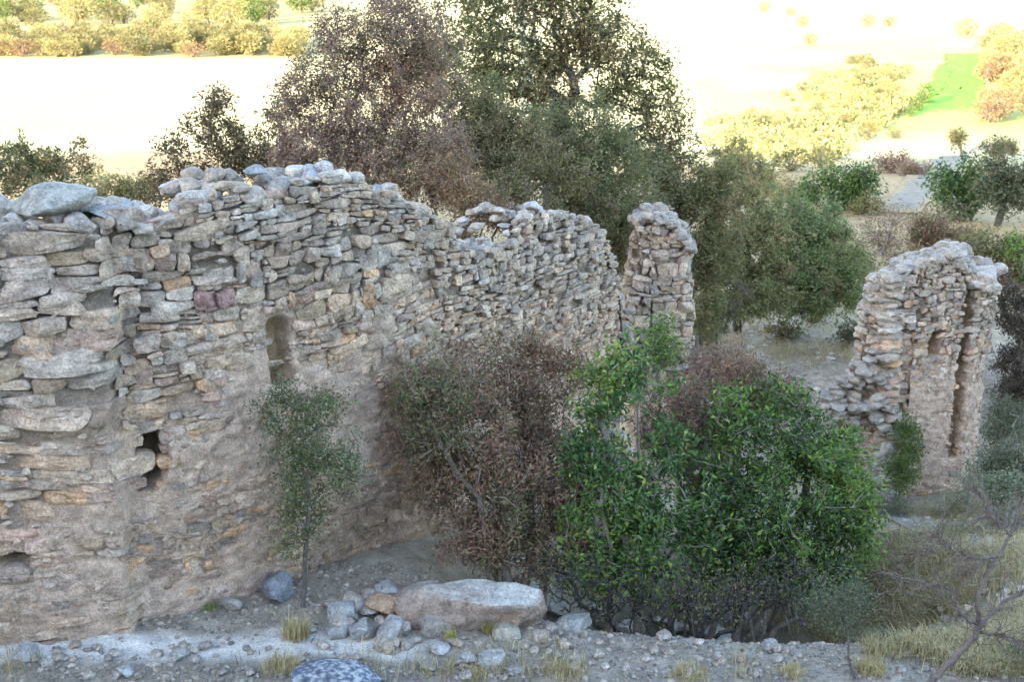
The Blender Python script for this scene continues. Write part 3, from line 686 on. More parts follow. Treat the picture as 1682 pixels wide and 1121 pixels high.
on_wall(655, 316, 34, 26, 'dark grey stone where the wall crest starts to fall away', (0.31, 0.30, 0.31), 65, dep=0.13)
on_wall(372, 290, 30, 28, 'small brownish cube-shaped stone on the crest above the pale patch', (0.36, 0.30, 0.25), 66, dep=0.1)
on_wall(455, 281, 40, 20, 'flat dark grey stone on the crest between the brownish and the pale stone', (0.30, 0.29, 0.29), 67, dep=0.15)
on_wall(915, 340, 44, 24, 'broad pale stone capping the rounded hump before the wall end', (0.46, 0.43, 0.42), 68, dep=0.14)

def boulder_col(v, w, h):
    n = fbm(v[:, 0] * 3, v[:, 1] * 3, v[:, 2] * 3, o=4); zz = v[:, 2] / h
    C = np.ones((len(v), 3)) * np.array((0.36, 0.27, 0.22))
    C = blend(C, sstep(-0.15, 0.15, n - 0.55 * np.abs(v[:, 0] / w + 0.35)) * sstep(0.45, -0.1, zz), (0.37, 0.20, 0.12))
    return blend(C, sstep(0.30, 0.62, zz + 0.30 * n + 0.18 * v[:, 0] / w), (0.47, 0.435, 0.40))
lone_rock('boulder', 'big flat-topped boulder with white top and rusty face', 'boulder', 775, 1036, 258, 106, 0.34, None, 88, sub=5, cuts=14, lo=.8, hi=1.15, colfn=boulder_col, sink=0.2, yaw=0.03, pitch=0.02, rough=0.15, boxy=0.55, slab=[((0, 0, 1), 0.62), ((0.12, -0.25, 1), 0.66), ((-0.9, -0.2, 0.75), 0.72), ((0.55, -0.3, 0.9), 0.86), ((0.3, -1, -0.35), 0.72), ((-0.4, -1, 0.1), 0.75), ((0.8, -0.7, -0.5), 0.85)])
ROCKS = [
 (868, 1010, 90, 60, 'pale split slab leaning against the right end of the boulder', (0.48, 0.45, 0.43), 3, -0.5),
 (625, 1012, 70, 46, 'rusty orange stone against the left end of the boulder', (0.40, 0.27, 0.17), 4, 0.2),
 (715, 1045, 62, 40, 'grey-brown stone under the rusty face of the boulder', (0.33, 0.28, 0.24), 5, 0.3),
 (640, 1058, 62, 46, 'pale angular stone below the rusty orange stone', (0.46, 0.43, 0.42), 6, -0.3),
 (588, 1052, 46, 36, 'grey wedge stone left of the pale angular stone', (0.37, 0.35, 0.34), 7, 0.5),
 (722, 1074, 44, 20, 'thin pale slab flat on the gravel below the boulder', (0.55, 0.52, 0.50), 8, 0.1),
 (768, 1090, 42, 20, 'pale slab between the thin slab and the widest slab', (0.50, 0.47, 0.45), 9, -0.1),
 (810, 1094, 52, 22, 'widest pale slab in the row lying below the boulder', (0.52, 0.50, 0.49), 10, 0.1),
 (450, 985, 78, 52, 'blue-grey block at the foot of the wall beside the small shrub trunk', (0.24, 0.25, 0.28), 11, 0.4),
 (378, 1004, 44, 26, 'pale chipped stone at the wall foot near the blue-grey block', (0.48, 0.44, 0.40), 12, 0.2),
 (196, 1016, 70, 62, 'tan upright stone fallen against the corner of the wall', (0.44, 0.34, 0.25), 13, 0.3),
 (106, 922, 44, 30, 'blue-black cobble stuck in the low left part of the wall', (0.17, 0.18, 0.24), 14, 0.1),
 (296, 1085, 30, 22, 'pale lump lying on the edge of the dusty strip', (0.50, 0.48, 0.44), 15, 0.1),
 (206, 1112, 34, 26, 'pale pointed stone at the lower edge below the dusty strip', (0.47, 0.46, 0.45), 16, 0.6),
 (40, 1085, 56, 24, 'low grey slab in the near left corner of the ground', (0.40, 0.38, 0.37), 17, 0.1),
 (78, 1098, 22, 20, 'small upright stone beside the low grey slab', (0.42, 0.38, 0.33), 18, 0.4),
 (945, 1035, 62, 30, 'grey stone on the lip of the dark hollow, closest to the boulder', (0.42, 0.40, 0.38), 19, -0.1),
 (1000, 1036, 34, 20, 'whitish stone on the lip of the dark hollow', (0.52, 0.50, 0.48), 20, 0.0),
 (1170, 1046, 150, 22, 'long low rock on the lip of the hollow below the green bushes', (0.36, 0.33, 0.29), 21, -0.1),
 (1268, 1070, 30, 22, 'grey stone just past the long low rock', (0.42, 0.41, 0.40), 22, 0.1),
 (845, 1108, 30, 16, 'small grey slab at the lower edge under the widest slab', (0.44, 0.42, 0.41), 23, 0.0),
 (705, 1104, 34, 16, 'dull brown flake by the lower edge among dry grass', (0.36, 0.32, 0.28), 24, 0.1),
 (560, 1016, 60, 30, 'rough grey rock in the heap between wall and boulder', (0.36, 0.35, 0.34), 25, 0.1),
 (630, 985, 56, 30, 'pale grey rock behind the rusty orange stone', (0.43, 0.41, 0.40), 26, 0.2)]
HR = np.random.default_rng(44)
for k in range(34):
    a_, b_ = HR.uniform(540, 690), HR.uniform(985, 1075)
    if k > 22: a_, b_ = HR.uniform(870, 1290), HR.uniform(1022, 1060)
    w = HR.uniform(22, 48)
    lone_rock('heap_stone', 'angular grey stone in the rubble beside the boulder and along the lip of the hollow', 'stone', a_, b_, w, w * HR.uniform(.5, .8), HR.uniform(.6, 1), GREYS[HR.integers(0, 7)] * HR.uniform(.7, 1.1), 800 + k, yaw=HR.uniform(0, 6), roll=HR.normal(0, .3), sub=3, cuts=9, lo=.5, hi=.95, boxy=0.5, sink=0.2, group='angular stones of the rubble by the boulder')
ROCKS += [(905, 1012, 60, 40, 'tilted pale slab end breaking away at the tip of the boulder', (0.47, 0.43, 0.39), 31, -0.9), (690, 990, 80, 26, 'thin layered slab on the left shoulder of the boulder', (0.44, 0.40, 0.36), 32, 0.2), (560, 1048, 60, 30, 'broad buried grey rock at the left edge of the stone heap', (0.35, 0.33, 0.31), 33, 0.1), (830, 1048, 60, 26, 'half-buried beige rock in front of the boulder tip', (0.42, 0.37, 0.31), 34, 0.2)]
for (px, py, w, h, lab, col, sd, ro) in ROCKS:
    kw = {}
    if sd == 14: u_, z_ = fp.hit(px, py); kw = dict(Y=float(fp.at(u_)[1]) - 0.08)
    col = tuple(q * (0.82 if sum(col) > 1.2 else 1) for q in col)
    lone_rock('rock', lab, 'rock', px, py, w, h, 0.3 if sd == 21 else 0.8, col, 100 + sd, yaw=sd * 0.7, roll=ro * 0.3, pitch=ro * 0.2, sub=4, sink=0.2, cuts=10, lo=.5, hi=.95, boxy=0.45, **kw)
lone_rock('speckled_rock', 'blue-grey speckled rock at the lower edge of the photo', 'rock', 545, 1150, 158, 58, 0.62, None, 301, sub=5, rough=0.12, cuts=6, lo=.7, hi=.95, sink=0.1,
          colfn=lambda v, w, h: blend(np.ones((len(v), 3)) * np.array((0.12, 0.14, 0.19)), sstep(0.0, 0.18, fbm(v[:, 0] * 48, v[:, 1] * 48, v[:, 2] * 48, o=2)), (0.44, 0.45, 0.48)))
# many small stones nothing tells apart
for k in range(190):
    px, py = r_.uniform(480, 1300), r_.uniform(1020, 1120)
    if r_.random() < 0.25: px = r_.uniform(0, 470); py = r_.uniform(1065, 1120)
    if r_.random() < 0.12: px = r_.uniform(1300, 1660); py = r_.uniform(960, 1110)
    if 655 < px < 905 and py < 1045: continue
    w = r_.uniform(9, 26)
    lone_rock('small_stone', 'small grey stone lying loose on the gravel in front of the ruin', 'stone', px, py, w, w * r_.uniform(.45, .75), r_.uniform(.6, 1), GREYS[r_.integers(0, 7)] * r_.uniform(.75, 1.15), 400 + k, yaw=r_.uniform(0, 6), sub=2, roll=r_.normal(0, .2), cuts=9, lo=.42, hi=.8, sink=0.2, group='small stones scattered over the gravel')
# gravel: nobody could count it
acc = Acc(); v0 = [rock_shape(1, 60 + k, cuts=5) for k in range(8)]
for k in range(15000):
    x, y = r_.uniform(-4.4, 4.4), 7.5 + 2.4 * r_.random() ** 1.3
    if r_.random() < 0.55 + 0.9 * float(vnoise(np.array([x * 1.7]), np.array([y * 1.7]))[0]) or True:
        dusty = x < -0.5 and 8.25 < y < 8.75
        if dusty and r_.random() < 0.85: continue
        s = 0.006 + 0.026 * r_.random() ** 3; v, f = v0[k % 8]
        acc.add((v * s * np.array([1, r_.uniform(.6, 1), r_.uniform(.5, .8)])) @ rot(r_.uniform(0, 6.28)).T + np.array([x, y, tz(x, y) + s * 0.2]), f, GREYS[r_.integers(0, 7)] * r_.uniform(.5, 1.1))
tag(acc.build('gravel', M_ROCK, smooth=False), kind='stuff')
acc = Acc()
for k in range(2600):
    px, py = r_.uniform(1130, 1700), r_.uniform(545, 660) if r_.random() < .5 else r_.uniform(830, 1010)
    if py > 660 and px < 1420: continue
    q = ground_at(px, py) if k % 2 else ground_at(px, py); s = 0.012 + 0.07 * r_.random() ** 4; v, f = v0[k % 8]
    acc.add((v * s * np.array([1, r_.uniform(.6, 1), r_.uniform(.5, .8)])) @ rot(r_.uniform(0, 6.28)).T + q, f, GREYS[r_.integers(0, 7)] * r_.uniform(.8, 1.25))
tag(acc.build('rubble', M_ROCK, smooth=False), kind='stuff')

# ------------------------------------------------------------------ plants
def leaves(pos, axis, length, width, cols, seed, up=0.35):
    """diamond leaves folded along the midrib; pos (n,3) leaf base, axis (n,3) growth direction"""
    r = np.random.default_rng(seed); n = len(pos)
    d = axis + r.normal(0, 0.75, (n, 3)); d[:, 2] -= 0.15; d /= np.linalg.norm(d, axis=1)[:, None]
    nn = r.normal(0, 1, (n, 3)); nn[:, 2] += up * 3; s = np.cross(d, nn); s /= np.linalg.norm(s, axis=1)[:, None] + 1e-9
    nn = np.cross(s, d)
    L = (length * r.uniform(0.6, 1.3, n))[:, None]; Wd = (width * r.uniform(0.6, 1.3, n))[:, None]
    tip = pos + d * L - nn * L * 0.12; m = pos + d * L * 0.45
    a = m + s * Wd * 0.5 + nn * Wd * 0.2; b = m - s * Wd * 0.5 + nn * Wd * 0.2
    V = np.stack([pos, a, tip, b], 1).reshape(-1, 3); i = np.arange(n)[:, None] * 4
    F = np.concatenate([i + np.array([[0, 1, 2]]), i + np.array([[0, 2, 3]])])
    return V, F, np.repeat(cols, 4, 0)

def tubes(A, B, ra, rb, k=5):
    d = B - A; l = np.linalg.norm(d, axis=1)[:, None] + 1e-9; d = d / l
    h = np.where(np.abs(d[:, 2:3]) < 0.9, np.array([[0, 0, 1.0]]), np.array([[1.0, 0, 0]])); s = np.cross(d, h); s /= np.linalg.norm(s, axis=1)[:, None]; t = np.cross(d, s)
    an = np.linspace(0, 2 * np.pi, k, endpoint=False); n = len(A)
    c = np.cos(an)[None, :, None] * s[:, None] + np.sin(an)[None, :, None] * t[:, None]
    V = np.concatenate([A[:, None] - d[:, None] * ra[:, None, None] * 0.4 + c * ra[:, None, None], B[:, None] + d[:, None] * rb[:, None, None] * 0.4 + c * rb[:, None, None]], 1).reshape(-1, 3)
    q = np.array([[j, (j + 1) % k, k + (j + 1) % k, k + j] for j in range(k)]); F = (np.arange(n) * 2 * k)[:, None, None] + q[None]
    return V, F.reshape(-1, 4)

PAL = dict(
 brown=[(0.27, 0.165, 0.10), (0.22, 0.135, 0.095), (0.30, 0.185, 0.13), (0.20, 0.16, 0.07), (0.15, 0.15, 0.06), (0.31, 0.22, 0.13)],
 mauve=[(0.27, 0.175, 0.14), (0.23, 0.15, 0.13), (0.29, 0.19, 0.14), (0.20, 0.17, 0.085), (0.31, 0.18, 0.11)],
 rust=[(0.32, 0.20, 0.10), (0.27, 0.17, 0.10), (0.25, 0.15, 0.10), (0.20, 0.16, 0.07)],
 olive=[(0.17, 0.17, 0.06), (0.145, 0.15, 0.055), (0.21, 0.19, 0.07), (0.13, 0.14, 0.06), (0.24, 0.17, 0.085)],
 grey=[(0.115, 0.135, 0.07), (0.10, 0.125, 0.075), (0.14, 0.15, 0.08), (0.09, 0.11, 0.06), (0.16, 0.14, 0.08)],
 green=[(0.075, 0.14, 0.035), (0.06, 0.115, 0.035), (0.10, 0.17, 0.04), (0.05, 0.095, 0.035), (0.13, 0.18, 0.04)],
 bright=[(0.05, 0.10, 0.033), (0.07, 0.135, 0.038), (0.10, 0.18, 0.045), (0.15, 0.24, 0.05), (0.25, 0.30, 0.07)],
 deep=[(0.045, 0.075, 0.026), (0.06, 0.105, 0.03), (0.085, 0.15, 0.035), (0.125, 0.21, 0.045), (0.22, 0.29, 0.06)],
 yellow=[(0.33, 0.29, 0.11), (0.28, 0.26, 0.10), (0.38, 0.31, 0.14), (0.23, 0.20, 0.09)],
 pale=[(0.22, 0.24, 0.14), (0.18, 0.20, 0.12), (0.15, 0.17, 0.09), (0.26, 0.27, 0.17)])

def plant(name, label, cat, root, blobs, pal, leaf=(0.045, 0.02), cov=2.4, per=34, spread=0.085, trunk=0.03, stems=1, group=None, seed=1, bark=(0.20, 0.17, 0.145), gap=0.25, parts=('stems', 'foliage'), depth=0.75, twig=0.0035, up=0.35, bare=0):
    """blobs: (px, py, rx, ry, Y) as seen; root: world point. Twigs grow to points spread through the crown, leaves sit on the twigs"""
    r = np.random.default_rng(seed * 7 + 1)
    E = []
    for (px, py, rx, ry, Y) in blobs:
        k = ppm(Y, py); c = P(px, py, Y); E.append((c, np.array([rx / k, min(rx, ry) / k * depth + 0.05, ry / k]) * 1.12))
    area = sum(np.pi * e[1][0] * e[1][2] for e in E)
    nl = int(cov * 1.75 * area / (0.55 * leaf[0] * leaf[1])); nt = max(12, nl // per) + bare
    w = np.array([e[1][0] * e[1][2] for e in E]); pick = r.choice(len(E), nt * 2, p=w / w.sum())
    d = r.normal(size=(nt * 2, 3)); d /= np.linalg.norm(d, axis=1)[:, None]; d *= (r.random((nt * 2, 1)) ** 0.45)
    d *= 1 + 0.22 * fbm(d[:, 0] * 2.2 + pick * 3.1, d[:, 1] * 2.2, d[:, 2] * 2.2, o=3)[:, None]
    d = d * np.where(r.random((nt * 2, 1)) < 0.11, r.uniform(1.08, 1.42, (nt * 2, 1)), 1.0)          # long shoots
    T = np.array([E[i][0] for i in pick]) + d * np.array([E[i][1] for i in pick])
    sc = np.mean([e[1][0] for e in E]) * 0.55
    keepm = fbm(T[:, 0] / sc + seed, T[:, 1] / sc, T[:, 2] / sc, o=3) + r.normal(0, 0.12, len(T)) > -gap * 0.6 if gap else np.ones(len(T), bool)
    T = T[keepm][:nt]; nt = len(T)
    gz = terrain(T[:, 0], T[:, 1]); T[:, 2] = np.maximum(T[:, 2], gz + 0.04)
    root = np.array(root, float)
    low = min(E, key=lambda e: e[0][2])[0]; cen = np.average([e[0] for e in E], 0, w)
    # skeleton
    nodes = []; par = []; 
    for s in range(stems):
        b = root + np.r_[r.normal(0, 0.10 * (stems > 1), 2), 0]; goal = E[s % len(E)][0] if stems > 1 else cen
        prev = -1
        for t in np.linspace(0, 0.85, 7):
            p = b + (goal - b) * t; p = p + r.normal(0, 0.03 if stems > 1 else 0.014, 3) * np.linalg.norm(goal - b) * (t > 0); p[2] += 0.10 * np.linalg.norm(goal[:2] - b[:2]) * math.sin(t * 3.1)
            nodes.append(p); par.append(prev); prev = len(nodes) - 1
    nodes = list(nodes); order = np.argsort(np.linalg.norm(T - (root + cen) / 2, axis=1))
    NA = np.zeros((len(nodes) + nt * 3, 3)); NA[:len(nodes)] = nodes; cnt = len(nodes); par = par + [0] * (nt * 3); tipn = []
    NB = np.zeros(len(NA)); NB[:cnt] = [np.linalg.norm(NA[i] - root) for i in range(cnt)]
    for j in order:
        t = T[j]; dist = np.linalg.norm(NA[:cnt] - t, axis=1) + 0.25 * np.maximum(0, NA[:cnt, 2] - t[2]); i = int(np.argmin(dist + 0.08 * NB[:cnt]))
        a = NA[i]; L = np.linalg.norm(t - a); ns = 1 if L < 0.15 else (2 if L < 0.5 else 3); prev = i
        for s in range(1, ns + 1):
            q = a + (t - a) * (s / ns)
            if s < ns: q = q + r.normal(0, 0.07 * L, 3) + np.array([0, 0, 0.05 * L])
            NA[cnt] = q; par[cnt] = prev; NB[cnt] = NB[prev] + np.linalg.norm(q - NA[prev]); prev = cnt; cnt += 1
        tipn.append(prev)
    par = np.array(par[:cnt]); NA = NA[:cnt]
    wt = np.zeros(cnt); wt[tipn] = 1
    for i in range(cnt - 1, -1, -1):
        if par[i] >= 0: wt[par[i]] += wt[i]
    rad = twig + (trunk - twig) * (np.maximum(wt, 1) / wt.max()) ** 0.72 * (wt > 1)
    ch = np.where(par >= 0)[0]
    V, F = tubes(NA[par[ch]], NA[ch], np.minimum(rad[par[ch]], rad[ch] * 1.6), rad[ch])
    e = empty(name, root, label, cat, group)
    bc = np.array(bark) * r.uniform(0.8, 1.2, (len(ch), 1))
    mesh(parts[0], V, F, M_BARK, e, np.repeat(bc, 10, 0))
    # leaves
    tips = NA[tipn]; prv = NA[par[tipn]]; ax = tips - prv; ln = np.linalg.norm(ax, axis=1)[:, None] + 1e-6; ax = ax / ln
    if bare: sel = r.permutation(len(tips))[:max(4, len(tips) - bare)]; tips, ax = tips[sel], ax[sel]
    rep = np.repeat(np.arange(len(tips)), per); n = len(rep)
    pos = tips[rep] - ax[rep] * r.uniform(-0.5, 2.2, (n, 1)) * spread + r.normal(0, spread * 0.55, (n, 3))
    palc = np.array(PAL[pal] if isinstance(pal, str) else pal)
    lowf = fbm(tips[:, 0] * 1.6 + seed, tips[:, 1] * 1.6, tips[:, 2] * 1.6, o=2)
    base = np.clip(((lowf * 1.1 + 0.5) * len(palc) + r.normal(0, 0.5, len(tips))).astype(int), 0, len(palc) - 1); mixi = np.where(r.random(n) < 0.6, base[rep], r.integers(0, len(palc), n))
    cl = palc[mixi] * r.uniform(0.75, 1.3, (n, 1))
    V, F, C = leaves(pos, ax[rep], leaf[0], leaf[1], cl, seed, up)
    mesh(parts[1], V, F, M_LEAF, e, C, smooth=False)
    return e

def groundpt(px, Y):
    r = ray(px, 700); x = r[0] / r[1] * Y; return np.array([x, Y, tz(x, Y) - 0.03])
TR = ('trunk', 'crown')

# thicket in front of the wall
plant('shrub', 'large half-withered brown shrub growing against the long wall', 'shrub', groundpt(850, 9.75),
      [(720, 640, 75, 65, 10.0), (830, 620, 115, 60, 10.6), (760, 730, 95, 85, 10.0), (880, 690, 95, 95, 10.6), (800, 800, 100, 85, 9.9), (905, 810, 80, 90, 10.1), (860, 890, 100, 60, 9.9), (660, 655, 30, 40, 10.05), (690, 600, 28, 26, 10.2), (780, 575, 34, 24, 10.5), (860, 568, 36, 22, 10.7), (655, 720, 26, 34, 10.0), (930, 600, 36, 34, 10.7), (780, 890, 60, 50, 9.7), (700, 780, 50, 60, 9.9)],
      [(0.15, 0.16, 0.07), (0.20, 0.17, 0.085), (0.25, 0.155, 0.10), (0.29, 0.165, 0.11), (0.27, 0.15, 0.11), (0.32, 0.21, 0.12), (0.19, 0.12, 0.085)], leaf=(0.048, 0.019), cov=1.35, trunk=0.045, stems=6, seed=2, gap=0.4)
plant('shrub', 'tall bright green shrub amid the thicket, its top reaching above its brown neighbours', 'shrub', groundpt(1030, 9.7),
      [(1015, 625, 48, 55, 10.0), (1050, 610, 40, 40, 10.2), (985, 690, 42, 70, 9.9), (985, 790, 62, 75, 9.8), (1060, 830, 85, 80, 9.8), (1080, 740, 50, 60, 10.1), (990, 890, 90, 60, 9.8), (1060, 900, 70, 60, 9.8), (1010, 940, 80, 45, 9.7), (1040, 575, 26, 24, 10.0), (975, 600, 26, 26, 10.0), (950, 740, 24, 40, 9.8), (935, 840, 34, 44, 9.7), (1120, 620, 30, 30, 10.4), (1150, 860, 50, 60, 9.9)],
      'bright', leaf=(0.066, 0.029), cov=1.2, per=26, trunk=0.04, stems=5, seed=3, gap=0.5)
plant('shrub', 'reddish brown withered shrub between the two green shrubs', 'shrub', groundpt(1150, 11.0),
      [(1170, 650, 85, 60, 11.2), (1105, 690, 60, 60, 11.0), (1240, 640, 45, 45, 11.4), (1160, 740, 90, 60, 11.1), (1195, 590, 35, 30, 11.5), (1290, 655, 35, 40, 11.6)],
      [(0.26, 0.15, 0.11), (0.22, 0.135, 0.11), (0.28, 0.16, 0.10), (0.18, 0.14, 0.07)], leaf=(0.046, 0.018), cov=1.5, trunk=0.035, stems=5, seed=4, gap=0.35)
plant('shrub', 'broad glossy deep green shrub, widest of the thicket, beside the broken arch', 'shrub', groundpt(1250, 10.3),
      [(1220, 740, 80, 70, 10.5), (1300, 740, 85, 80, 10.7), (1310, 830, 100, 90, 10.4), (1385, 820, 52, 90, 10.6), (1335, 720, 50, 45, 10.9), (1220, 860, 95, 80, 10.2), (1340, 910, 90, 55, 10.3), (1160, 800, 60, 70, 10.3), (1270, 650, 35, 40, 10.9), (1390, 735, 30, 35, 11.0), (1260, 930, 80, 50, 10.1), (1180, 900, 60, 60, 10.1), (1410, 870, 35, 60, 10.6), (1200, 660, 28, 34, 10.7), (1320, 655, 22, 26, 10.9), (1420, 800, 24, 34, 10.7), (1230, 690, 30, 30, 10.6), (1400, 940, 40, 30, 10.3), (1390, 760, 35, 50, 10.8)],
      'deep', leaf=(0.066, 0.028), cov=1.35, per=26, trunk=0.045, stems=7, seed=5, gap=0.5)
plant('shrub', 'dark leafless tangle of twigs at the foot of the green thicket, over the hollow', 'shrub', groundpt(1090, 9.75),
      [(960, 965, 60, 50, 9.5), (1040, 970, 70, 50, 9.5), (1130, 975, 70, 45, 9.5), (1210, 975, 60, 45, 9.5), (1290, 960, 60, 50, 9.7), (905, 930, 40, 50, 9.6)],
      'olive', leaf=(0.035, 0.014), cov=0.22, per=6, trunk=0.02, stems=9, seed=6, bare=1300, bark=(0.055, 0.05, 0.05))
plant('shrub', 'thin-stemmed small shrub with mixed green leaves alone against the wall', 'shrub', groundpt(480, 9.12),
      [(465, 650, 30, 36, 9.15), (505, 680, 44, 44, 9.2), (480, 735, 44, 50, 9.15), (545, 740, 50, 46, 9.25), (495, 800, 45, 40, 9.15), (560, 785, 34, 34, 9.2), (440, 690, 20, 30, 9.1), (475, 850, 30, 34, 9.1), (510, 850, 30, 26, 9.15), (470, 900, 16, 22, 9.1), (535, 650, 22, 24, 9.2), (590, 750, 18, 26, 9.3)],
      [(0.10, 0.15, 0.05), (0.08, 0.12, 0.045), (0.14, 0.13, 0.06), (0.11, 0.18, 0.05), (0.28, 0.28, 0.18), (0.16, 0.12, 0.07)], leaf=(0.032, 0.015), cov=0.85, gap=0.3, trunk=0.02, seed=7, bark=(0.13, 0.11, 0.10))
plant('sapling', 'young light green sapling in front of the narrow stump of masonry', 'sapling', groundpt(1090, 11.8),
      [(1088, 535, 22, 28, 11.9), (1082, 580, 24, 30, 11.9), (1100, 570, 18, 24, 11.9)], 'bright', leaf=(0.04, 0.018), cov=1.5, trunk=0.015, seed=8)
plant('shrub', 'slim dark shrub growing up the face of the ruined tower', 'shrub', groundpt(1482, 17.5),
      [(1485, 735, 26, 50, 17.6), (1480, 775, 24, 35, 17.5), (1490, 700, 16, 25, 17.6)], 'green', leaf=(0.06, 0.02), cov=1.5, trunk=0.02, stems=3, seed=9)
plant('shrub', 'grey-green scrub at the right foot of the ruined tower', 'shrub', groundpt(1660, 15.0),
      [(1660, 700, 40, 55, 16.5), (1640, 770, 50, 40, 15.5), (1700, 760, 60, 60, 15.5)], 'grey', leaf=(0.05, 0.02), cov=1.5, trunk=0.03, stems=4, seed=10)
plant('shrub', 'low speckled pale-leaved shrub below the tower groove', 'shrub', groundpt(1600, 14.0),
      [(1590, 795, 48, 22, 14.2), (1640, 810, 45, 28, 14.0), (1690, 800, 40, 30, 14.0)], 'pale', leaf=(0.05, 0.025), cov=1.1, trunk=0.02, stems=4, seed=11)
plant('shrub', 'low withered brown shrub on the slope right of the deep green shrub', 'shrub', groundpt(1500, 12.5),
      [(1480, 900, 50, 30, 12.0), (1545, 905, 55, 35, 12.0), (1600, 880, 50, 35, 12.6)], 'olive', leaf=(0.03, 0.012), cov=0.7, per=10, trunk=0.015, stems=5, seed=12, bare=160)
plant('bush_plant', 'small pale green plant on a single thin dark stem near the lower edge', 'plant', ground_at(1402, 1118),
      [(1355, 985, 38, 28, 8.35), (1400, 980, 40, 32, 8.35), (1375, 1015, 45, 22, 8.35)], 'grey', leaf=(0.03, 0.013), cov=0.9, trunk=0.009, seed=13, bark=(0.10, 0.08, 0.07), twig=0.002)
WEED = np.random.default_rng(8)
for k, (px, py, w_, h_, pal_, lab) in enumerate([(1470, 850, 45, 22, 'grey', 'low grey weed beside the footpath under the slim dark shrub'), (1560, 850, 40, 24, 'olive', 'low olive weed on the slope below the tower groove'), (1650, 880, 45, 25, 'grey', 'low grey weed at the right edge above the bare limbs'),
        (1450, 960, 40, 24, 'rust', 'low rusty weed at the right foot of the deep green shrub'), (1540, 1010, 45, 25, 'olive', 'low olive weed behind the fork of the sparse tree'), (1450, 1060, 30, 20, 'grey', 'low grey weed between the thin stem and the sparse tree trunk'), (1660, 1090, 45, 25, 'green', 'low green weed in the lower right corner'), (1590, 960, 40, 22, 'mauve', 'low purplish dry weed between the limbs of the sparse tree'), (1310, 990, 45, 30, 'pale', 'low pale weed on the edge of the hollow left of the plant'), (1510, 925, 40, 22, 'rust', 'low rusty weed under the withered brown shrub')]):
    g_ = ground_at(px, py); plant('weed', lab, 'weed', g_, [(px, py - h_ * .6, w_, h_, g_[1]), (px + WEED.uniform(-25, 25), py - h_ * .9, w_ * .6, h_ * .8, g_[1] + .1)], pal_, leaf=(0.026, 0.01), cov=0.45, per=12, spread=0.05, trunk=0.006, stems=5, seed=60 + k, twig=0.002)
# the near sparse tree at the right edge: drawn limb by limb
def sparse_tree():
    r = np.random.default_rng(77)
    limbs = [[(1500, 1160, 7.55), (1545, 1105, 7.6), (1597, 1052, 7.65), (1608, 1030, 7.7), (1650, 990, 7.8), (1700, 960, 7.9)],
             [(1608, 1030, 7.7), (1606, 985, 7.65), (1625, 940, 7.7), (1650, 895, 7.8), (1672, 850, 7.9), (1690, 800, 8.0)],
             [(1608, 1030, 7.7), (1580, 1010, 7.6), (1560, 975, 7.5), (1520, 960, 7.45), (1480, 950, 7.4)],
             [(1640, 915, 7.7), (1600, 920, 7.6), (1560, 900, 7.5), (1530, 880, 7.5)], [(1610, 1040, 7.7), (1650, 1045, 7.6), (1700, 1060, 7.6)], [(1660, 880, 7.8), (1630, 850, 7.8), (1600, 800, 7.9)]]
    rad0 = [0.026, 0.017, 0.010, 0.009, 0.010, 0.008]; A, B, ra, rb, tips, axs = [], [], [], [], [], []
    for li, l in enumerate(limbs):
        p = np.array([P(*q) for q in l]); t = np.linspace(0, len(p) - 1, 26); q = np.stack([np.interp(t, range(len(p)), p[:, k]) for k in range(3)], 1)
        q[1:-1] += r.normal(0, 0.006, (24, 3)); rr = rad0[li] * (1 - 0.7 * np.linspace(0, 1, 26)) + 0.002
        A += list(q[:-1]); B += list(q[1:]); ra += list(rr[:-1]); rb += list(rr[1:])
        for k in range(5, 26):
            for _ in range(2 if li < 2 else 3):
                if r.random() < 0.75:
                    d = q[k] - q[k - 1]; d /= np.linalg.norm(d); d = d + r.normal(0, 0.7, 3); d /= np.linalg.norm(d); L = r.uniform(0.08, 0.28); a = q[k]
                    for s in range(4):
                        b = a + d * L / 4 + r.normal(0, 0.012, 3); A.append(a); B.append(b); ra.append(0.0035 - 0.0006 * s); rb.append(0.003 - 0.0006 * s); tips.append(b); axs.append(d); a = b
                        if r.random() < 0.5:
                            e = d + r.normal(0, 0.6, 3); e /= np.linalg.norm(e); b2 = b + e * r.uniform(.04, .12); A.append(b); B.append(b2); ra.append(.002); rb.append(.0012); tips.append(b2); axs.append(e)
    root = P(1500, 1160, 7.55); e = empty('sparse_tree', root, 'sparse reddish-barked young tree with bare crooked limbs at the lower right corner', 'tree')
    V, F = tubes(np.array(A), np.array(B), np.array(ra), np.array(rb), 6); mesh('limbs', V, F, M_BARK, e, np.broadcast_to(np.array((0.15, 0.115, 0.10)), V.shape))
    base = np.array([P(1500, 1160, 7.55), P(1490, 1200, 7.5)]); b0 = np.r_[base[1][:2], tz(*base[1][:2]) - 0.1]
    V, F = tubes(base[:1], b0[None], np.array([0.025]), np.array([0.03]), 8); mesh('trunk', V, F, M_BARK, e, np.broadcast_to(np.array((0.15, 0.115, 0.10)), V.shape))
    tips = np.array(tips); axs = np.array(axs); sel = r.random(len(tips)) < 0.62; tips, axs = tips[sel], axs[sel]; pos = tips + r.normal(0, 0.01, tips.shape)
    pc_ = np.array([(0.13, 0.15, 0.06), (0.20, 0.13, 0.08), (0.12, 0.17, 0.05), (0.26, 0.20, 0.10)]); V, F, C = leaves(pos, axs, 0.024, 0.011, pc_[r.integers(0, 4, len(pos))], 5)
    mesh('foliage', V, F, M_LEAF, e, C, smooth=False)
sparse_tree()

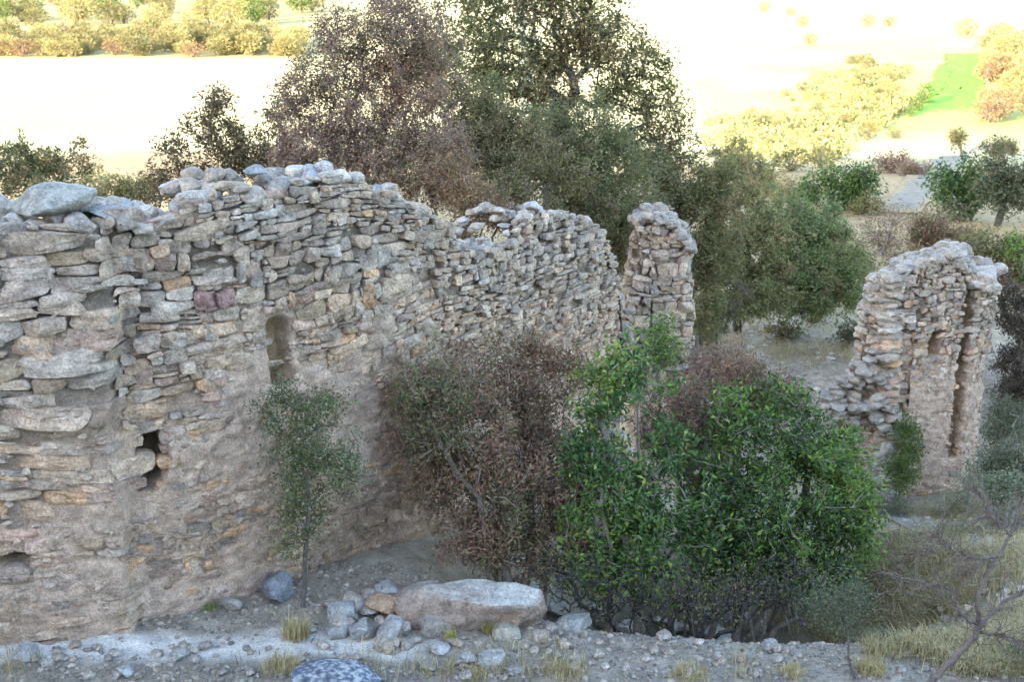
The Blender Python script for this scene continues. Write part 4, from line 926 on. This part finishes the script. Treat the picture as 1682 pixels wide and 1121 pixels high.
# trees and shrubs behind the wall
plant('tree', 'mauve-brown half-withered tree behind the highest part of the wall', 'tree', groundpt(610, 13.6),
      [(560, 70, 45, 60, 14), (520, 130, 40, 60, 13.8), (635, 100, 60, 80, 14), (690, 100, 50, 90, 14.2), (600, 200, 85, 80, 13.8), (690, 220, 70, 85, 13.8), (520, 250, 60, 60, 13.6), (610, 280, 90, 50, 13.4), (700, 300, 60, 50, 13.2), (650, 10, 50, 50, 14.2), (480, 180, 30, 60, 13.7), (470, 270, 40, 40, 13.6), (740, 270, 45, 60, 13.4)],
      'mauve', leaf=(0.042, 0.019), cov=1.6, trunk=0.05, stems=5, seed=20, gap=0.4, parts=TR)
plant('tree', 'big green tree with dark bare limbs, tallest behind the wall', 'tree', groundpt(880, 19),
      [(770, 30, 70, 60, 18.5), (860, 20, 85, 70, 19), (960, 20, 75, 60, 19), (840, 100, 60, 50, 18.6), (920, 90, 45, 40, 19), (1000, 80, 60, 50, 19), (1060, 110, 45, 60, 19.2), (1095, 190, 40, 55, 19.3), (1050, 200, 45, 45, 19.3), (1110, 255, 35, 40, 19.4), (800, 130, 60, 50, 18.4), (900, 150, 70, 40, 18.6), (1010, 150, 40, 30, 19.2), (880, -50, 120, 50, 19)],
      'olive', leaf=(0.07, 0.036), cov=1.35, trunk=0.17, seed=21, per=24, spread=0.12, gap=0.6, parts=TR, bark=(0.085, 0.075, 0.07))
plant('bush', 'dense grey-green bush in front of the big tree, behind the wall hump', 'bush', groundpt(930, 16),
      [(850, 240, 90, 70, 16), (940, 230, 85, 65, 16.4), (880, 300, 90, 60, 15.4), (990, 290, 75, 75, 16.4), (1020, 360, 60, 70, 16.6), (960, 340, 60, 50, 16), (1010, 430, 40, 50, 16.6), (800, 200, 50, 60, 16.2)],
      [(0.16, 0.18, 0.07), (0.18, 0.18, 0.07), (0.20, 0.205, 0.085), (0.24, 0.17, 0.10), (0.25, 0.21, 0.09)], leaf=(0.045, 0.02), cov=2.2, trunk=0.05, stems=4, seed=22, gap=0.12)
plant('tree', 'brownish green tree filling the gap between the mauve tree and the big green tree', 'tree', groundpt(760, 16.2),
      [(745, 160, 50, 70, 16.2), (735, 250, 50, 60, 16), (790, 200, 40, 50, 16.3), (720, 90, 40, 50, 16.5), (800, 270, 50, 40, 15.8), (840, 330, 50, 35, 15.4)],
      [(0.20, 0.155, 0.085), (0.16, 0.155, 0.07), (0.24, 0.165, 0.11), (0.15, 0.16, 0.075)], leaf=(0.042, 0.02), cov=1.6, trunk=0.05, stems=3, seed=27, gap=0.25, parts=TR)
plant('bush', 'olive bush filling the ground between the big tree and the dark olive bush', 'bush', groundpt(1070, 18.2),
      [(1075, 330, 40, 50, 18.2), (1060, 260, 35, 35, 18.6), (1090, 400, 35, 50, 18.2), (1020, 230, 40, 30, 18.6)],
      [(0.16, 0.165, 0.07), (0.14, 0.15, 0.07), (0.20, 0.185, 0.08)], leaf=(0.05, 0.022), cov=1.7, trunk=0.04, stems=3, seed=28, gap=0.15)
plant('bush', 'orange-brown dry bush showing over the dip in the wall crest', 'bush', groundpt(790, 12.9),
      [(790, 335, 45, 30, 12.9), (750, 305, 40, 40, 12.9), (820, 350, 28, 25, 13.0), (770, 365, 30, 25, 12.7)], 'rust', leaf=(0.035, 0.014), cov=2.0, trunk=0.02, stems=4, seed=23, gap=0.15)
plant('shrub', 'thin brown-leaved shrub rising above the wall left of the mauve tree', 'shrub', groundpt(350, 14.5),
      [(360, 165, 24, 38, 14.6), (345, 215, 48, 34, 14.6), (400, 235, 42, 34, 14.6), (290, 255, 42, 32, 14.4), (370, 275, 70, 40, 14.4), (265, 300, 36, 38, 14.2), (440, 260, 40, 50, 14.4), (450, 190, 22, 30, 14.5)],
      [(0.17, 0.11, 0.06), (0.13, 0.115, 0.05), (0.20, 0.15, 0.08), (0.11, 0.10, 0.045)], leaf=(0.055, 0.025), cov=1.35, trunk=0.03, stems=4, seed=24, gap=0.3)
plant('hedge_bush', 'wide olive bush behind the big flat slab, its top touched by sun', 'bush', groundpt(60, 20),
      [(40, 265, 60, 30, 20.5), (110, 265, 48, 34, 20.5), (0, 300, 60, 40, 20), (90, 310, 70, 35, 19.6), (-50, 280, 60, 40, 20)], 'olive', leaf=(0.07, 0.032), cov=1.6, trunk=0.03, stems=5, seed=25, gap=0.2)
plant('bush', 'low yellow-green bush between the olive bush and the thin brown shrub', 'bush', groundpt(195, 19),
      [(190, 300, 52, 30, 19), (160, 315, 40, 30, 18.8), (230, 310, 30, 30, 19)], 'yellow', leaf=(0.06, 0.028), cov=1.7, trunk=0.025, stems=4, seed=26)
# right of the wall
plant('bush', 'dark olive bush just behind the narrow stump of masonry', 'bush', groundpt(1140, 18.5),
      [(1120, 320, 40, 50, 18.6), (1150, 360, 45, 70, 18.6), (1150, 450, 35, 70, 18.4), (1090, 290, 40, 40, 18.8), (1160, 510, 30, 40, 18.2), (1180, 300, 40, 40, 18.8), (1180, 400, 40, 60, 18.6)], 'olive', leaf=(0.055, 0.025), cov=2.2, trunk=0.04, stems=3, seed=30, gap=0.12)
plant('tree', 'small green tree on a dark trunk at the edge of the bare clearing', 'tree', ground_at(1212, 545),
      [(1215, 330, 50, 60, 22.3), (1240, 400, 60, 60, 22), (1200, 450, 40, 50, 21.8), (1260, 470, 60, 45, 21.8), (1210, 280, 45, 32, 23), (1180, 400, 45, 60, 22), (1230, 500, 50, 30, 21.6)],
      [(0.23, 0.235, 0.09), (0.20, 0.21, 0.09), (0.27, 0.25, 0.10), (0.30, 0.22, 0.11)], leaf=(0.07, 0.03), cov=1.9, trunk=0.09, seed=31, gap=0.2, parts=TR, bark=(0.07, 0.06, 0.055))
plant('tree', 'rounded bushy green tree right of the dark-trunked tree', 'tree', ground_at(1335, 530),
      [(1310, 390, 65, 60, 23), (1360, 430, 55, 60, 23), (1300, 460, 70, 50, 22.6), (1370, 480, 45, 45, 22.8), (1280, 350, 45, 45, 23.4), (1400, 470, 35, 40, 22.8), (1320, 500, 70, 30, 22.6), (1350, 370, 50, 40, 23.4)],
      [(0.20, 0.265, 0.10), (0.18, 0.225, 0.09), (0.24, 0.28, 0.10), (0.25, 0.21, 0.10)], leaf=(0.065, 0.028), cov=2.2, trunk=0.08, seed=32, gap=0.15, parts=TR, bark=(0.08, 0.07, 0.065))
plant('bush', 'sun-touched yellow-green bush peeping over the green trees past the stump', 'bush', groundpt(1215, 27),
      [(1210, 255, 45, 28, 27), (1250, 275, 40, 26, 27), (1180, 275, 40, 30, 27)], 'yellow', leaf=(0.09, 0.04), cov=1.3, trunk=0.04, stems=4, seed=33)
plant('bush', 'brownish undergrowth bush under the trees beside the clearing', 'bush', groundpt(1165, 20.5),
      [(1160, 520, 45, 35, 20.6), (1185, 480, 40, 40, 20.8), (1150, 560, 30, 25, 20)], [(0.12, 0.10, 0.05), (0.10, 0.11, 0.05), (0.15, 0.11, 0.07)], leaf=(0.05, 0.022), cov=1.8, trunk=0.03, stems=4, seed=34)
plant('bush', 'purplish dry bush low in the gap between the stump and the clearing', 'bush', groundpt(1180, 14.5),
      [(1180, 590, 40, 28, 14.6), (1150, 600, 30, 30, 14.4), (1215, 605, 35, 25, 14.6)], 'mauve', leaf=(0.035, 0.015), cov=1.3, trunk=0.02, stems=4, seed=35)
def small(name, label, cat, blobs, pal, foot, seed, **kw):
    g_ = ground_at(*foot); Y = g_[1]
    return plant(name, label, cat, g_, [(a, b, c, d, Y) for (a, b, c, d) in blobs], pal, seed=seed, **kw)
K3 = dict(leaf=(0.13, 0.06), per=14, spread=0.2, trunk=0.05, stems=3, cov=2.0)
small('bush', 'dark rounded bush where shade meets sunlight, left of the dirt path', 'bush', [(1370, 300, 48, 28), (1410, 298, 38, 26), (1350, 320, 35, 22), (1385, 325, 40, 20)], 'green', (1385, 345), 40, **K3)
small('bush', 'pinkish dry bush on the shadow edge above the dark rounded bush', 'bush', [(1455, 268, 22, 16), (1475, 262, 15, 14)], 'mauve', (1462, 284), 41, **K3)
small('tree', 'dark green tree standing beside the dirt path', 'tree', [(1560, 300, 38, 34), (1590, 310, 45, 34), (1600, 270, 28, 25), (1575, 330, 40, 20)], 'green', (1590, 362), 42, parts=TR, **K3)
small('tree', 'greyish tree with forked trunk at the right edge', 'tree', [(1640, 270, 32, 34), (1660, 310, 40, 36), (1630, 310, 28, 30), (1690, 300, 40, 40)], 'grey', (1638, 372), 43, leaf=(0.12, 0.05), per=14, spread=0.18, trunk=0.10, cov=1.7, parts=TR, bark=(0.08, 0.07, 0.06))
small('tree', 'little sunlit ochre tree on the shadow line above the dark trees', 'tree', [(1577, 226, 18, 15), (1570, 218, 10, 10)], 'yellow', (1580, 258), 44, leaf=(0.16, 0.08), per=12, spread=0.2, trunk=0.08, cov=2.2, parts=TR)
small('bush', 'bare greyish twiggy bush below the bend of the dirt path', 'bush', [(1440, 375, 35, 32), (1470, 360, 30, 25), (1455, 400, 35, 20)], 'brown', (1452, 420), 45, leaf=(0.06, 0.03), per=8, spread=0.15, trunk=0.03, stems=6, cov=0.5, bare=220, bark=(0.24, 0.21, 0.19))
small('bush', 'russet brown bush between the twiggy bush and the grey tree', 'bush', [(1520, 365, 32, 28), (1550, 385, 30, 26), (1510, 390, 26, 20)], 'brown', (1530, 410), 46, leaf=(0.09, 0.04), per=14, spread=0.14, trunk=0.04, stems=3, cov=2.0)
small('bush', 'pale grey-green bush above the russet brown bush', 'bush', [(1560, 345, 24, 16), (1575, 350, 14, 14)], 'pale', (1562, 366), 47, leaf=(0.10, 0.05), per=14, spread=0.14, trunk=0.03, stems=3, cov=2.0)
small('bush', 'olive bush directly behind the top of the ruined tower', 'bush', [(1615, 408, 38, 30), (1640, 425, 30, 26), (1600, 430, 26, 22)], 'olive', (1620, 460), 48, leaf=(0.09, 0.04), per=14, spread=0.14, trunk=0.04, stems=3, cov=2.2)
small('bush', 'rich green bush at the right edge level with the tower top', 'bush', [(1675, 405, 22, 24), (1690, 440, 26, 26)], 'deep', (1682, 470), 49, leaf=(0.09, 0.04), per=14, spread=0.14, trunk=0.04, stems=3, cov=2.2)
plant('thicket', 'dark brown thicket at the right edge beyond the tower', 'thicket', groundpt(1680, 19.6),
      [(1668, 500, 30, 50, 19.8), (1670, 580, 32, 60, 19.6), (1665, 650, 30, 40, 19.4), (1710, 560, 40, 90, 19.8)], [(0.10, 0.07, 0.05), (0.08, 0.07, 0.04), (0.12, 0.08, 0.06)], leaf=(0.06, 0.025), cov=1.9, trunk=0.04, stems=4, seed=50)

for q_, (px, py, w_, h_, pal_, lab) in enumerate([(1425, 335, 26, 16, 'olive', 'small olive bush just below the dark rounded bush'), (1490, 425, 30, 20, 'brown', 'low brown bush left of the tower top under the russet bush'), (1400, 420, 30, 22, 'olive', 'olive bush at the right flank of the rounded green tree'), (1585, 385, 26, 18, 'rust', 'rusty bush between the pale grey-green bush and the forked tree'),
        (1310, 310, 34, 20, 'yellow', 'yellowish bush above the rounded green tree'), (1655, 445, 26, 20, 'brown', 'brown bush over the right shoulder of the tower'), (1440, 470, 26, 20, 'grey', 'grey-green bush behind the torn side of the tower'), (1400, 545, 30, 18, 'grey', 'low grey bush at the far edge of the clearing by the tower'), (1290, 540, 26, 16, 'olive', 'low olive bush under the rounded green tree'), (1500, 275, 26, 12, 'mauve', 'low purplish bush on the shadow edge beside the dirt path'), (1640, 240, 30, 16, 'olive', 'olive bush on the shadow line at the right edge'), (1250, 300, 30, 18, 'yellow', 'yellow bush at the lit edge behind the dark-trunked tree')]):
    small('bush', lab, 'bush', [(px, py, w_, h_), (px + 0.6 * w_, py + 0.3 * h_, w_ * .6, h_ * .7), (px - .5 * w_, py + .35 * h_, w_ * .6, h_ * .6)], pal_, (px, py + h_ * 1.15), 80 + q_, leaf=(0.10, 0.045), per=14, spread=0.14, trunk=0.03, stems=4, cov=1.7)
# far bushes and trees of the valley: a few kinds, copied
def proto(seed, pal, h, w, n, fs):
    r = np.random.default_rng(seed); V = []; d = r.normal(size=(n, 3)); d /= np.linalg.norm(d, axis=1)[:, None]; d *= r.random((n, 1)) ** 0.4
    d *= 1 + 0.35 * fbm(d[:, 0] * 2 + seed, d[:, 1] * 2, d[:, 2] * 2, o=2)[:, None]
    pos = d * np.array([w, w, h * 0.5]) + np.array([0, 0, h * 0.62]); pos[:, 2] = np.maximum(pos[:, 2], 0.05)
    pc_ = np.array(PAL[pal]); V, F, C = leaves(pos, d, fs, fs * 0.55, pc_[r.integers(0, len(pc_), n)] * r.uniform(.8, 1.25, (n, 1)), seed)
    A = [np.array([0, 0, -0.3])] * 5 ; B = [np.array([r.normal(0, w * .35), r.normal(0, w * .35), h * .7]) for _ in range(5)]
    tv, tf = tubes(np.array(A), np.array(B), np.full(5, 0.09), np.full(5, 0.04), 5)
    e = empty('valley_bush', (0, 0, 0)); a = mesh('stems', tv, tf, M_BARK, e, np.broadcast_to(np.array((0.2, 0.16, 0.13)), tv.shape)); b = mesh('foliage', V, F, M_LEAF, e, C, smooth=False)
    return [e, a, b, False]
def put(pr, label, cat, x, y, s, group, rz, sz=1.0):
    if not pr[3]: e = pr[0]; pr[3] = True
    else:
        e = pr[0].copy(); COL.objects.link(e)
        for ch in pr[1:3]:
            c = ch.copy(); COL.objects.link(c); c.parent = e
    e.location = (x, y, tz(x, y) - 0.1); e.scale = (s, s, s * sz); e.rotation_euler = (0, 0, rz); tag(e, label, cat, group)
kinds = {'yellow': [proto(k, 'yellow', 2.6, 1.7, 900, 0.28) for k in (1, 2)], 'olive': [proto(k, 'olive', 2.8, 1.7, 900, 0.28) for k in (3, 4)], 'rust': [proto(5, 'rust', 2.4, 1.6, 800, 0.27)], 'green': [proto(6, 'deep', 3.0, 1.3, 900, 0.27)]}
fr = np.random.default_rng(12)
def scatter(n, box, kindsel, label, group, smin, smax, cat='bush'):
    for k in range(n):
        px, py = fr.uniform(box[0], box[2]), fr.uniform(box[1], box[3]); g_ = ground_at(px, py)
        kd_ = kindsel[fr.integers(0, len(kindsel))]; put(kinds[kd_][fr.integers(0, len(kinds[kd_]))], label[kd_], cat, g_[0], g_[1], fr.uniform(smin, smax), group, fr.uniform(0, 6.28), fr.uniform(.7, 1.1))
LB = {'yellow': 'yellowish bush in the scrub belt beyond the pale field', 'olive': 'olive bush in the scrub belt beyond the pale field', 'rust': 'rusty bush in the scrub belt beyond the pale field'}
scatter(150, (-40, 62, 500, 94), ['yellow', 'olive', 'olive', 'yellow', 'rust', 'yellow', 'olive'], LB, 'bushes of the scrub belt beyond the pale field', 0.7, 1.25)
LB2 = {'yellow': 'distant yellowish bush on the strips behind the scrub belt', 'olive': 'distant olive bush on the strips behind the scrub belt', 'green': 'distant dark green tree on the strips behind the scrub belt'}
scatter(34, (-40, -6, 520, 14), ['yellow', 'olive', 'yellow', 'green', 'rust'], dict(LB2, rust='distant rusty bush on the strips behind the scrub belt'), 'distant bushes on the strips behind the scrub belt', 1.3, 2.2)
scatter(36, (-40, 5, 520, 50), ['yellow', 'olive', 'yellow', 'green'], LB2, 'distant bushes on the strips behind the scrub belt', 1.3, 2.4)
LB3 = {'yellow': 'yellow-green bush of the sunny scrub beside the crop field', 'olive': 'olive bush of the sunny scrub beside the crop field'}
scatter(26, (1390, 100, 1500, 190), ['yellow', 'yellow', 'olive'], LB3, 'bushes of the sunny scrub beside the crop field', 0.3, 0.7)
scatter(26, (1270, 150, 1480, 240), ['yellow', 'yellow', 'olive'], LB3, 'bushes of the sunny scrub beside the crop field', 0.2, 0.5)
scatter(30, (1180, 190, 1400, 285), ['yellow', 'olive', 'yellow'], LB3, 'bushes of the sunny scrub beside the crop field', 0.2, 0.45)
acc_n = 9000; a_ = np.concatenate([fr.uniform(1330, 1510, 6000), fr.uniform(1150, 1420, 3000)]); b_ = np.concatenate([fr.uniform(95, 215, 6000), fr.uniform(190, 290, 3000)])
ys_ = np.geomspace(20, 400, 900); rr_ = np.array([ray(p, q) for p, q in zip(a_, b_)]); yy_ = np.full(acc_n, 400.0)
for y_ in ys_[::-1]:
    bl_ = terrain(rr_[:, 0] / rr_[:, 1] * y_, np.full(acc_n, y_)) > EYE + rr_[:, 2] / rr_[:, 1] * y_; yy_ = np.where(bl_, y_, yy_)
xx_ = rr_[:, 0] / rr_[:, 1] * yy_
ok_ = (fbm(xx_ * 0.12, yy_ * 0.06, o=4) > -0.18 + 0.5 * sstep(0.6, 1.0, np.r_[np.hypot((a_[:6000] - 1430) / 85, (b_[:6000] - 150) / 65), np.hypot((a_[6000:] - 1290) / 140, (b_[6000:] - 240) / 55)])) & (yy_ > 42)
xx_, yy_ = xx_[ok_], yy_[ok_]; hh_ = 0.9 * fr.random(len(xx_)) ** 1.5
pp_ = np.c_[xx_, yy_, terrain(xx_, yy_) + hh_ * np.clip(0.5 + fbm(xx_ * .7, yy_ * .4, o=2), 0, 1)]; pp_ = np.repeat(pp_, 3, 0) + fr.normal(0, 0.18, (len(xx_) * 3, 3))
SC = np.array([(0.36, 0.34, 0.12), (0.30, 0.31, 0.11), (0.40, 0.34, 0.16), (0.27, 0.25, 0.12)])
V, F, C = leaves(pp_, np.tile([0, 0, 1.0], (len(pp_), 1)), 0.42, 0.22, SC[fr.integers(0, 4, len(pp_))] * fr.uniform(.8, 1.2, (len(pp_), 1)), 77)
tag(mesh('scrub', V, F, M_LEAF, C=C, smooth=False), kind='stuff')
LB4 = {'yellow': 'yellow-leaved tree on the sunny slope right of the crop field', 'rust': 'rusty tree on the sunny slope right of the crop field'}
scatter(48, (1620, 50, 1720, 205), ['yellow', 'rust', 'yellow'], LB4, 'trees on the sunny slope right of the crop field', 0.7, 1.3)
for (px, py, s, kd_, lab) in [(1318, 44, .9, 'yellow', 'lone yellow bush casting a shadow, second of the three on the pale far field'), (1298, 26, .8, 'yellow', 'lone yellow bush uppermost of the three on the pale far field'), (1330, 74, .75, 'yellow', 'lone yellow bush lowest of the three on the pale far field'),
                              (1255, 20, 1.0, 'yellow', 'lone yellow bush left of the three on the pale far field'), (1425, 44, 1.0, 'yellow', 'taller ochre bush right of the three on the pale far field'), (1460, 44, .9, 'rust', 'low rusty bush beside the taller ochre bush'),
                              (1585, 62, 1.3, 'yellow', 'broad ochre bush beyond the crop field'), (1518, 172, .7, 'green', 'dark green tree at the corner of the crop field'), (1506, 184, .5, 'green', 'smaller dark tree beside the tree at the crop field corner'), (1496, 192, .35, 'green', 'smallest dark shrub in the row at the crop field corner'), (1315, 213, .25, 'green', 'single dark shrub on the sunny slope below the scrub')]:
    g_ = ground_at(px, py); put(kinds[kd_][0], lab, 'tree' if kd_ == 'green' else 'bush', g_[0], g_[1], s, None, px, 1.0)

# ------------------------------------------------------------------ dry grass
def blades(pts, h, w, cols, seed, lean=0.45):
    r = np.random.default_rng(seed); n = len(pts); H = (h * r.uniform(.5, 1.3, n))[:, None]; a = r.uniform(0, 6.28, n); d = np.stack([np.cos(a), np.sin(a), np.zeros(n)], 1); s = np.stack([-np.sin(a), np.cos(a), np.zeros(n)], 1) * w / 2
    l = np.abs(r.normal(0, lean, (n, 1))); m = pts + d * H * l * 0.35 + np.array([0, 0, .6]) * H; t = pts + d * H * l + np.array([0, 0, 1.0]) * H * (1 - 0.3 * np.minimum(l, 1))
    V = np.stack([pts - s, pts + s, m + s * .7, m - s * .7, t], 1).reshape(-1, 3); i = np.arange(n)[:, None] * 5
    return V, [i + np.array([[0, 1, 2, 3]]), i + np.array([[3, 2, 4]])], np.repeat(cols, 5, 0)
STRAW = np.array([(0.52, 0.42, 0.21), (0.45, 0.34, 0.15), (0.60, 0.51, 0.30), (0.38, 0.30, 0.15)])
TUFTS = [(487, 1050, 56, 'tall pale feathery grass tuft left of the stone heap', .6), (465, 1098, 80, 'wide straw-coloured grass tuft left of the speckled rock', .35), (805, 1040, 30, 'yellow-green weed tuft against the boulder front', .5), (740, 1052, 26, 'small yellow weed tuft under the boulder', .3),
         (1345, 1030, 60, 'straw tuft at the foot of the small pale green plant', .4), (1290, 1020, 50, 'dry tuft on the edge of the hollow beside the thicket', .5), (930, 1105, 90, 'low spreading straw tuft at the lower edge below the hollow', .25), (1130, 1112, 80, 'low straw tuft at the lower edge below the long low rock', .25),
         (1370, 1052, 50, 'brownish tuft beside the thin dark stem', .3), (1470, 1020, 60, 'bleached tuft between the plant and the sparse tree', .4), (1430, 1105, 60, 'bleached tuft at the lower edge right of the thin stem', .35), (1088, 985, 26, 'white-leaved dry sprig in front of the dark hollow', .5), (1300, 1108, 60, 'short straw tuft at the lower edge left of the thin stem', .25), (345, 1000, 40, 'greenish tuft at the foot of the long wall', .2), (1500, 945, 60, 'bleached tuft on the slope behind the sparse tree', .4), (1620, 1100, 60, 'straw tuft below the sparse tree limbs', .4), (780, 1112, 60, 'short straw tuft below the row of pale slabs', .2)]
for k, (px, py, wpx, lab, hh) in enumerate(TUFTS):
    g_ = ground_at(px, py); kk = ppm(g_[1], py); rw = wpx / kk / 2; n = int(60 + wpx * 5); r = np.random.default_rng(900 + k)
    q = np.clip(r.normal(0, 0.42, (n, 2)), -0.72, 0.72) * rw + g_[:2]; pts = np.c_[q, terrain(q[:, 0], q[:, 1]) - 0.01]
    cols = STRAW[r.integers(0, 4, n)] * r.uniform(.8, 1.2, (n, 1))
    if k in (2, 3): cols = cols * np.array([.95, 1.05, .7])
    if k == 13: cols = cols * np.array([.6, .8, .6])
    if k == 11: cols = np.full((n, 3), .55) * np.array([1, 1, .9])
    V, F, C = blades(pts, hh * 0.3, 0.005, cols, 50 + k, 0.6)
    tag(mesh('grass_tuft', V, F, M_LEAF, C=C, smooth=False, loc=g_), lab, 'grass tuft')
pts = []
fr = np.random.default_rng(5)
for (x0, y0, x1, y1, n, thr) in ((1130, 535, 1420, 660, 5000, -.1), (1420, 800, 1720, 1115, 17000, -0.15), (460, 1060, 1420, 1121, 700, .3), (1300, 330, 1720, 470, 3000, -.1), (0, 1075, 460, 1121, 250, .25)):
    a, b = fr.uniform(x0, x1, n), fr.uniform(y0, y1, n)
    for q in range(n):
        pts.append((a[q], b[q], thr))
def many_ground(px, py):
    rr = np.array([ray(a, b) for a, b in zip(px, py)]); ys = np.geomspace(6.5, 90, 500); k = rr[:, 0] / rr[:, 1]; s = rr[:, 2] / rr[:, 1]; best = np.full(len(px), 90.0)
    for y in ys[::-1]:
        below = terrain(k * y, np.full(len(px), y)) > EYE + s * y; best = np.where(below, y, best)
    return np.stack([k * best, best, terrain(k * best, best)], 1)
pts = np.array(pts); gp = many_ground(pts[:, 0], pts[:, 1]); keep = fbm(gp[:, 0] * 1.1, gp[:, 1] * 1.1, o=3) > pts[:, 2] + fr.normal(0, .12, len(gp)); gp = gp[keep]
gp = np.repeat(gp, 3, 0); gp[:, :2] += fr.normal(0, 0.03, (len(gp), 2)); gp[:, 2] = terrain(gp[:, 0], gp[:, 1]) - .01
V, F, C = blades(gp, 0.13, 0.006, STRAW[fr.integers(0, 4, len(gp))] * fr.uniform(.6, 1.1, (len(gp), 1)), 9, 0.7)
tag(mesh('dry_grass', V, F, M_LEAF, C=C, smooth=False), kind='stuff')
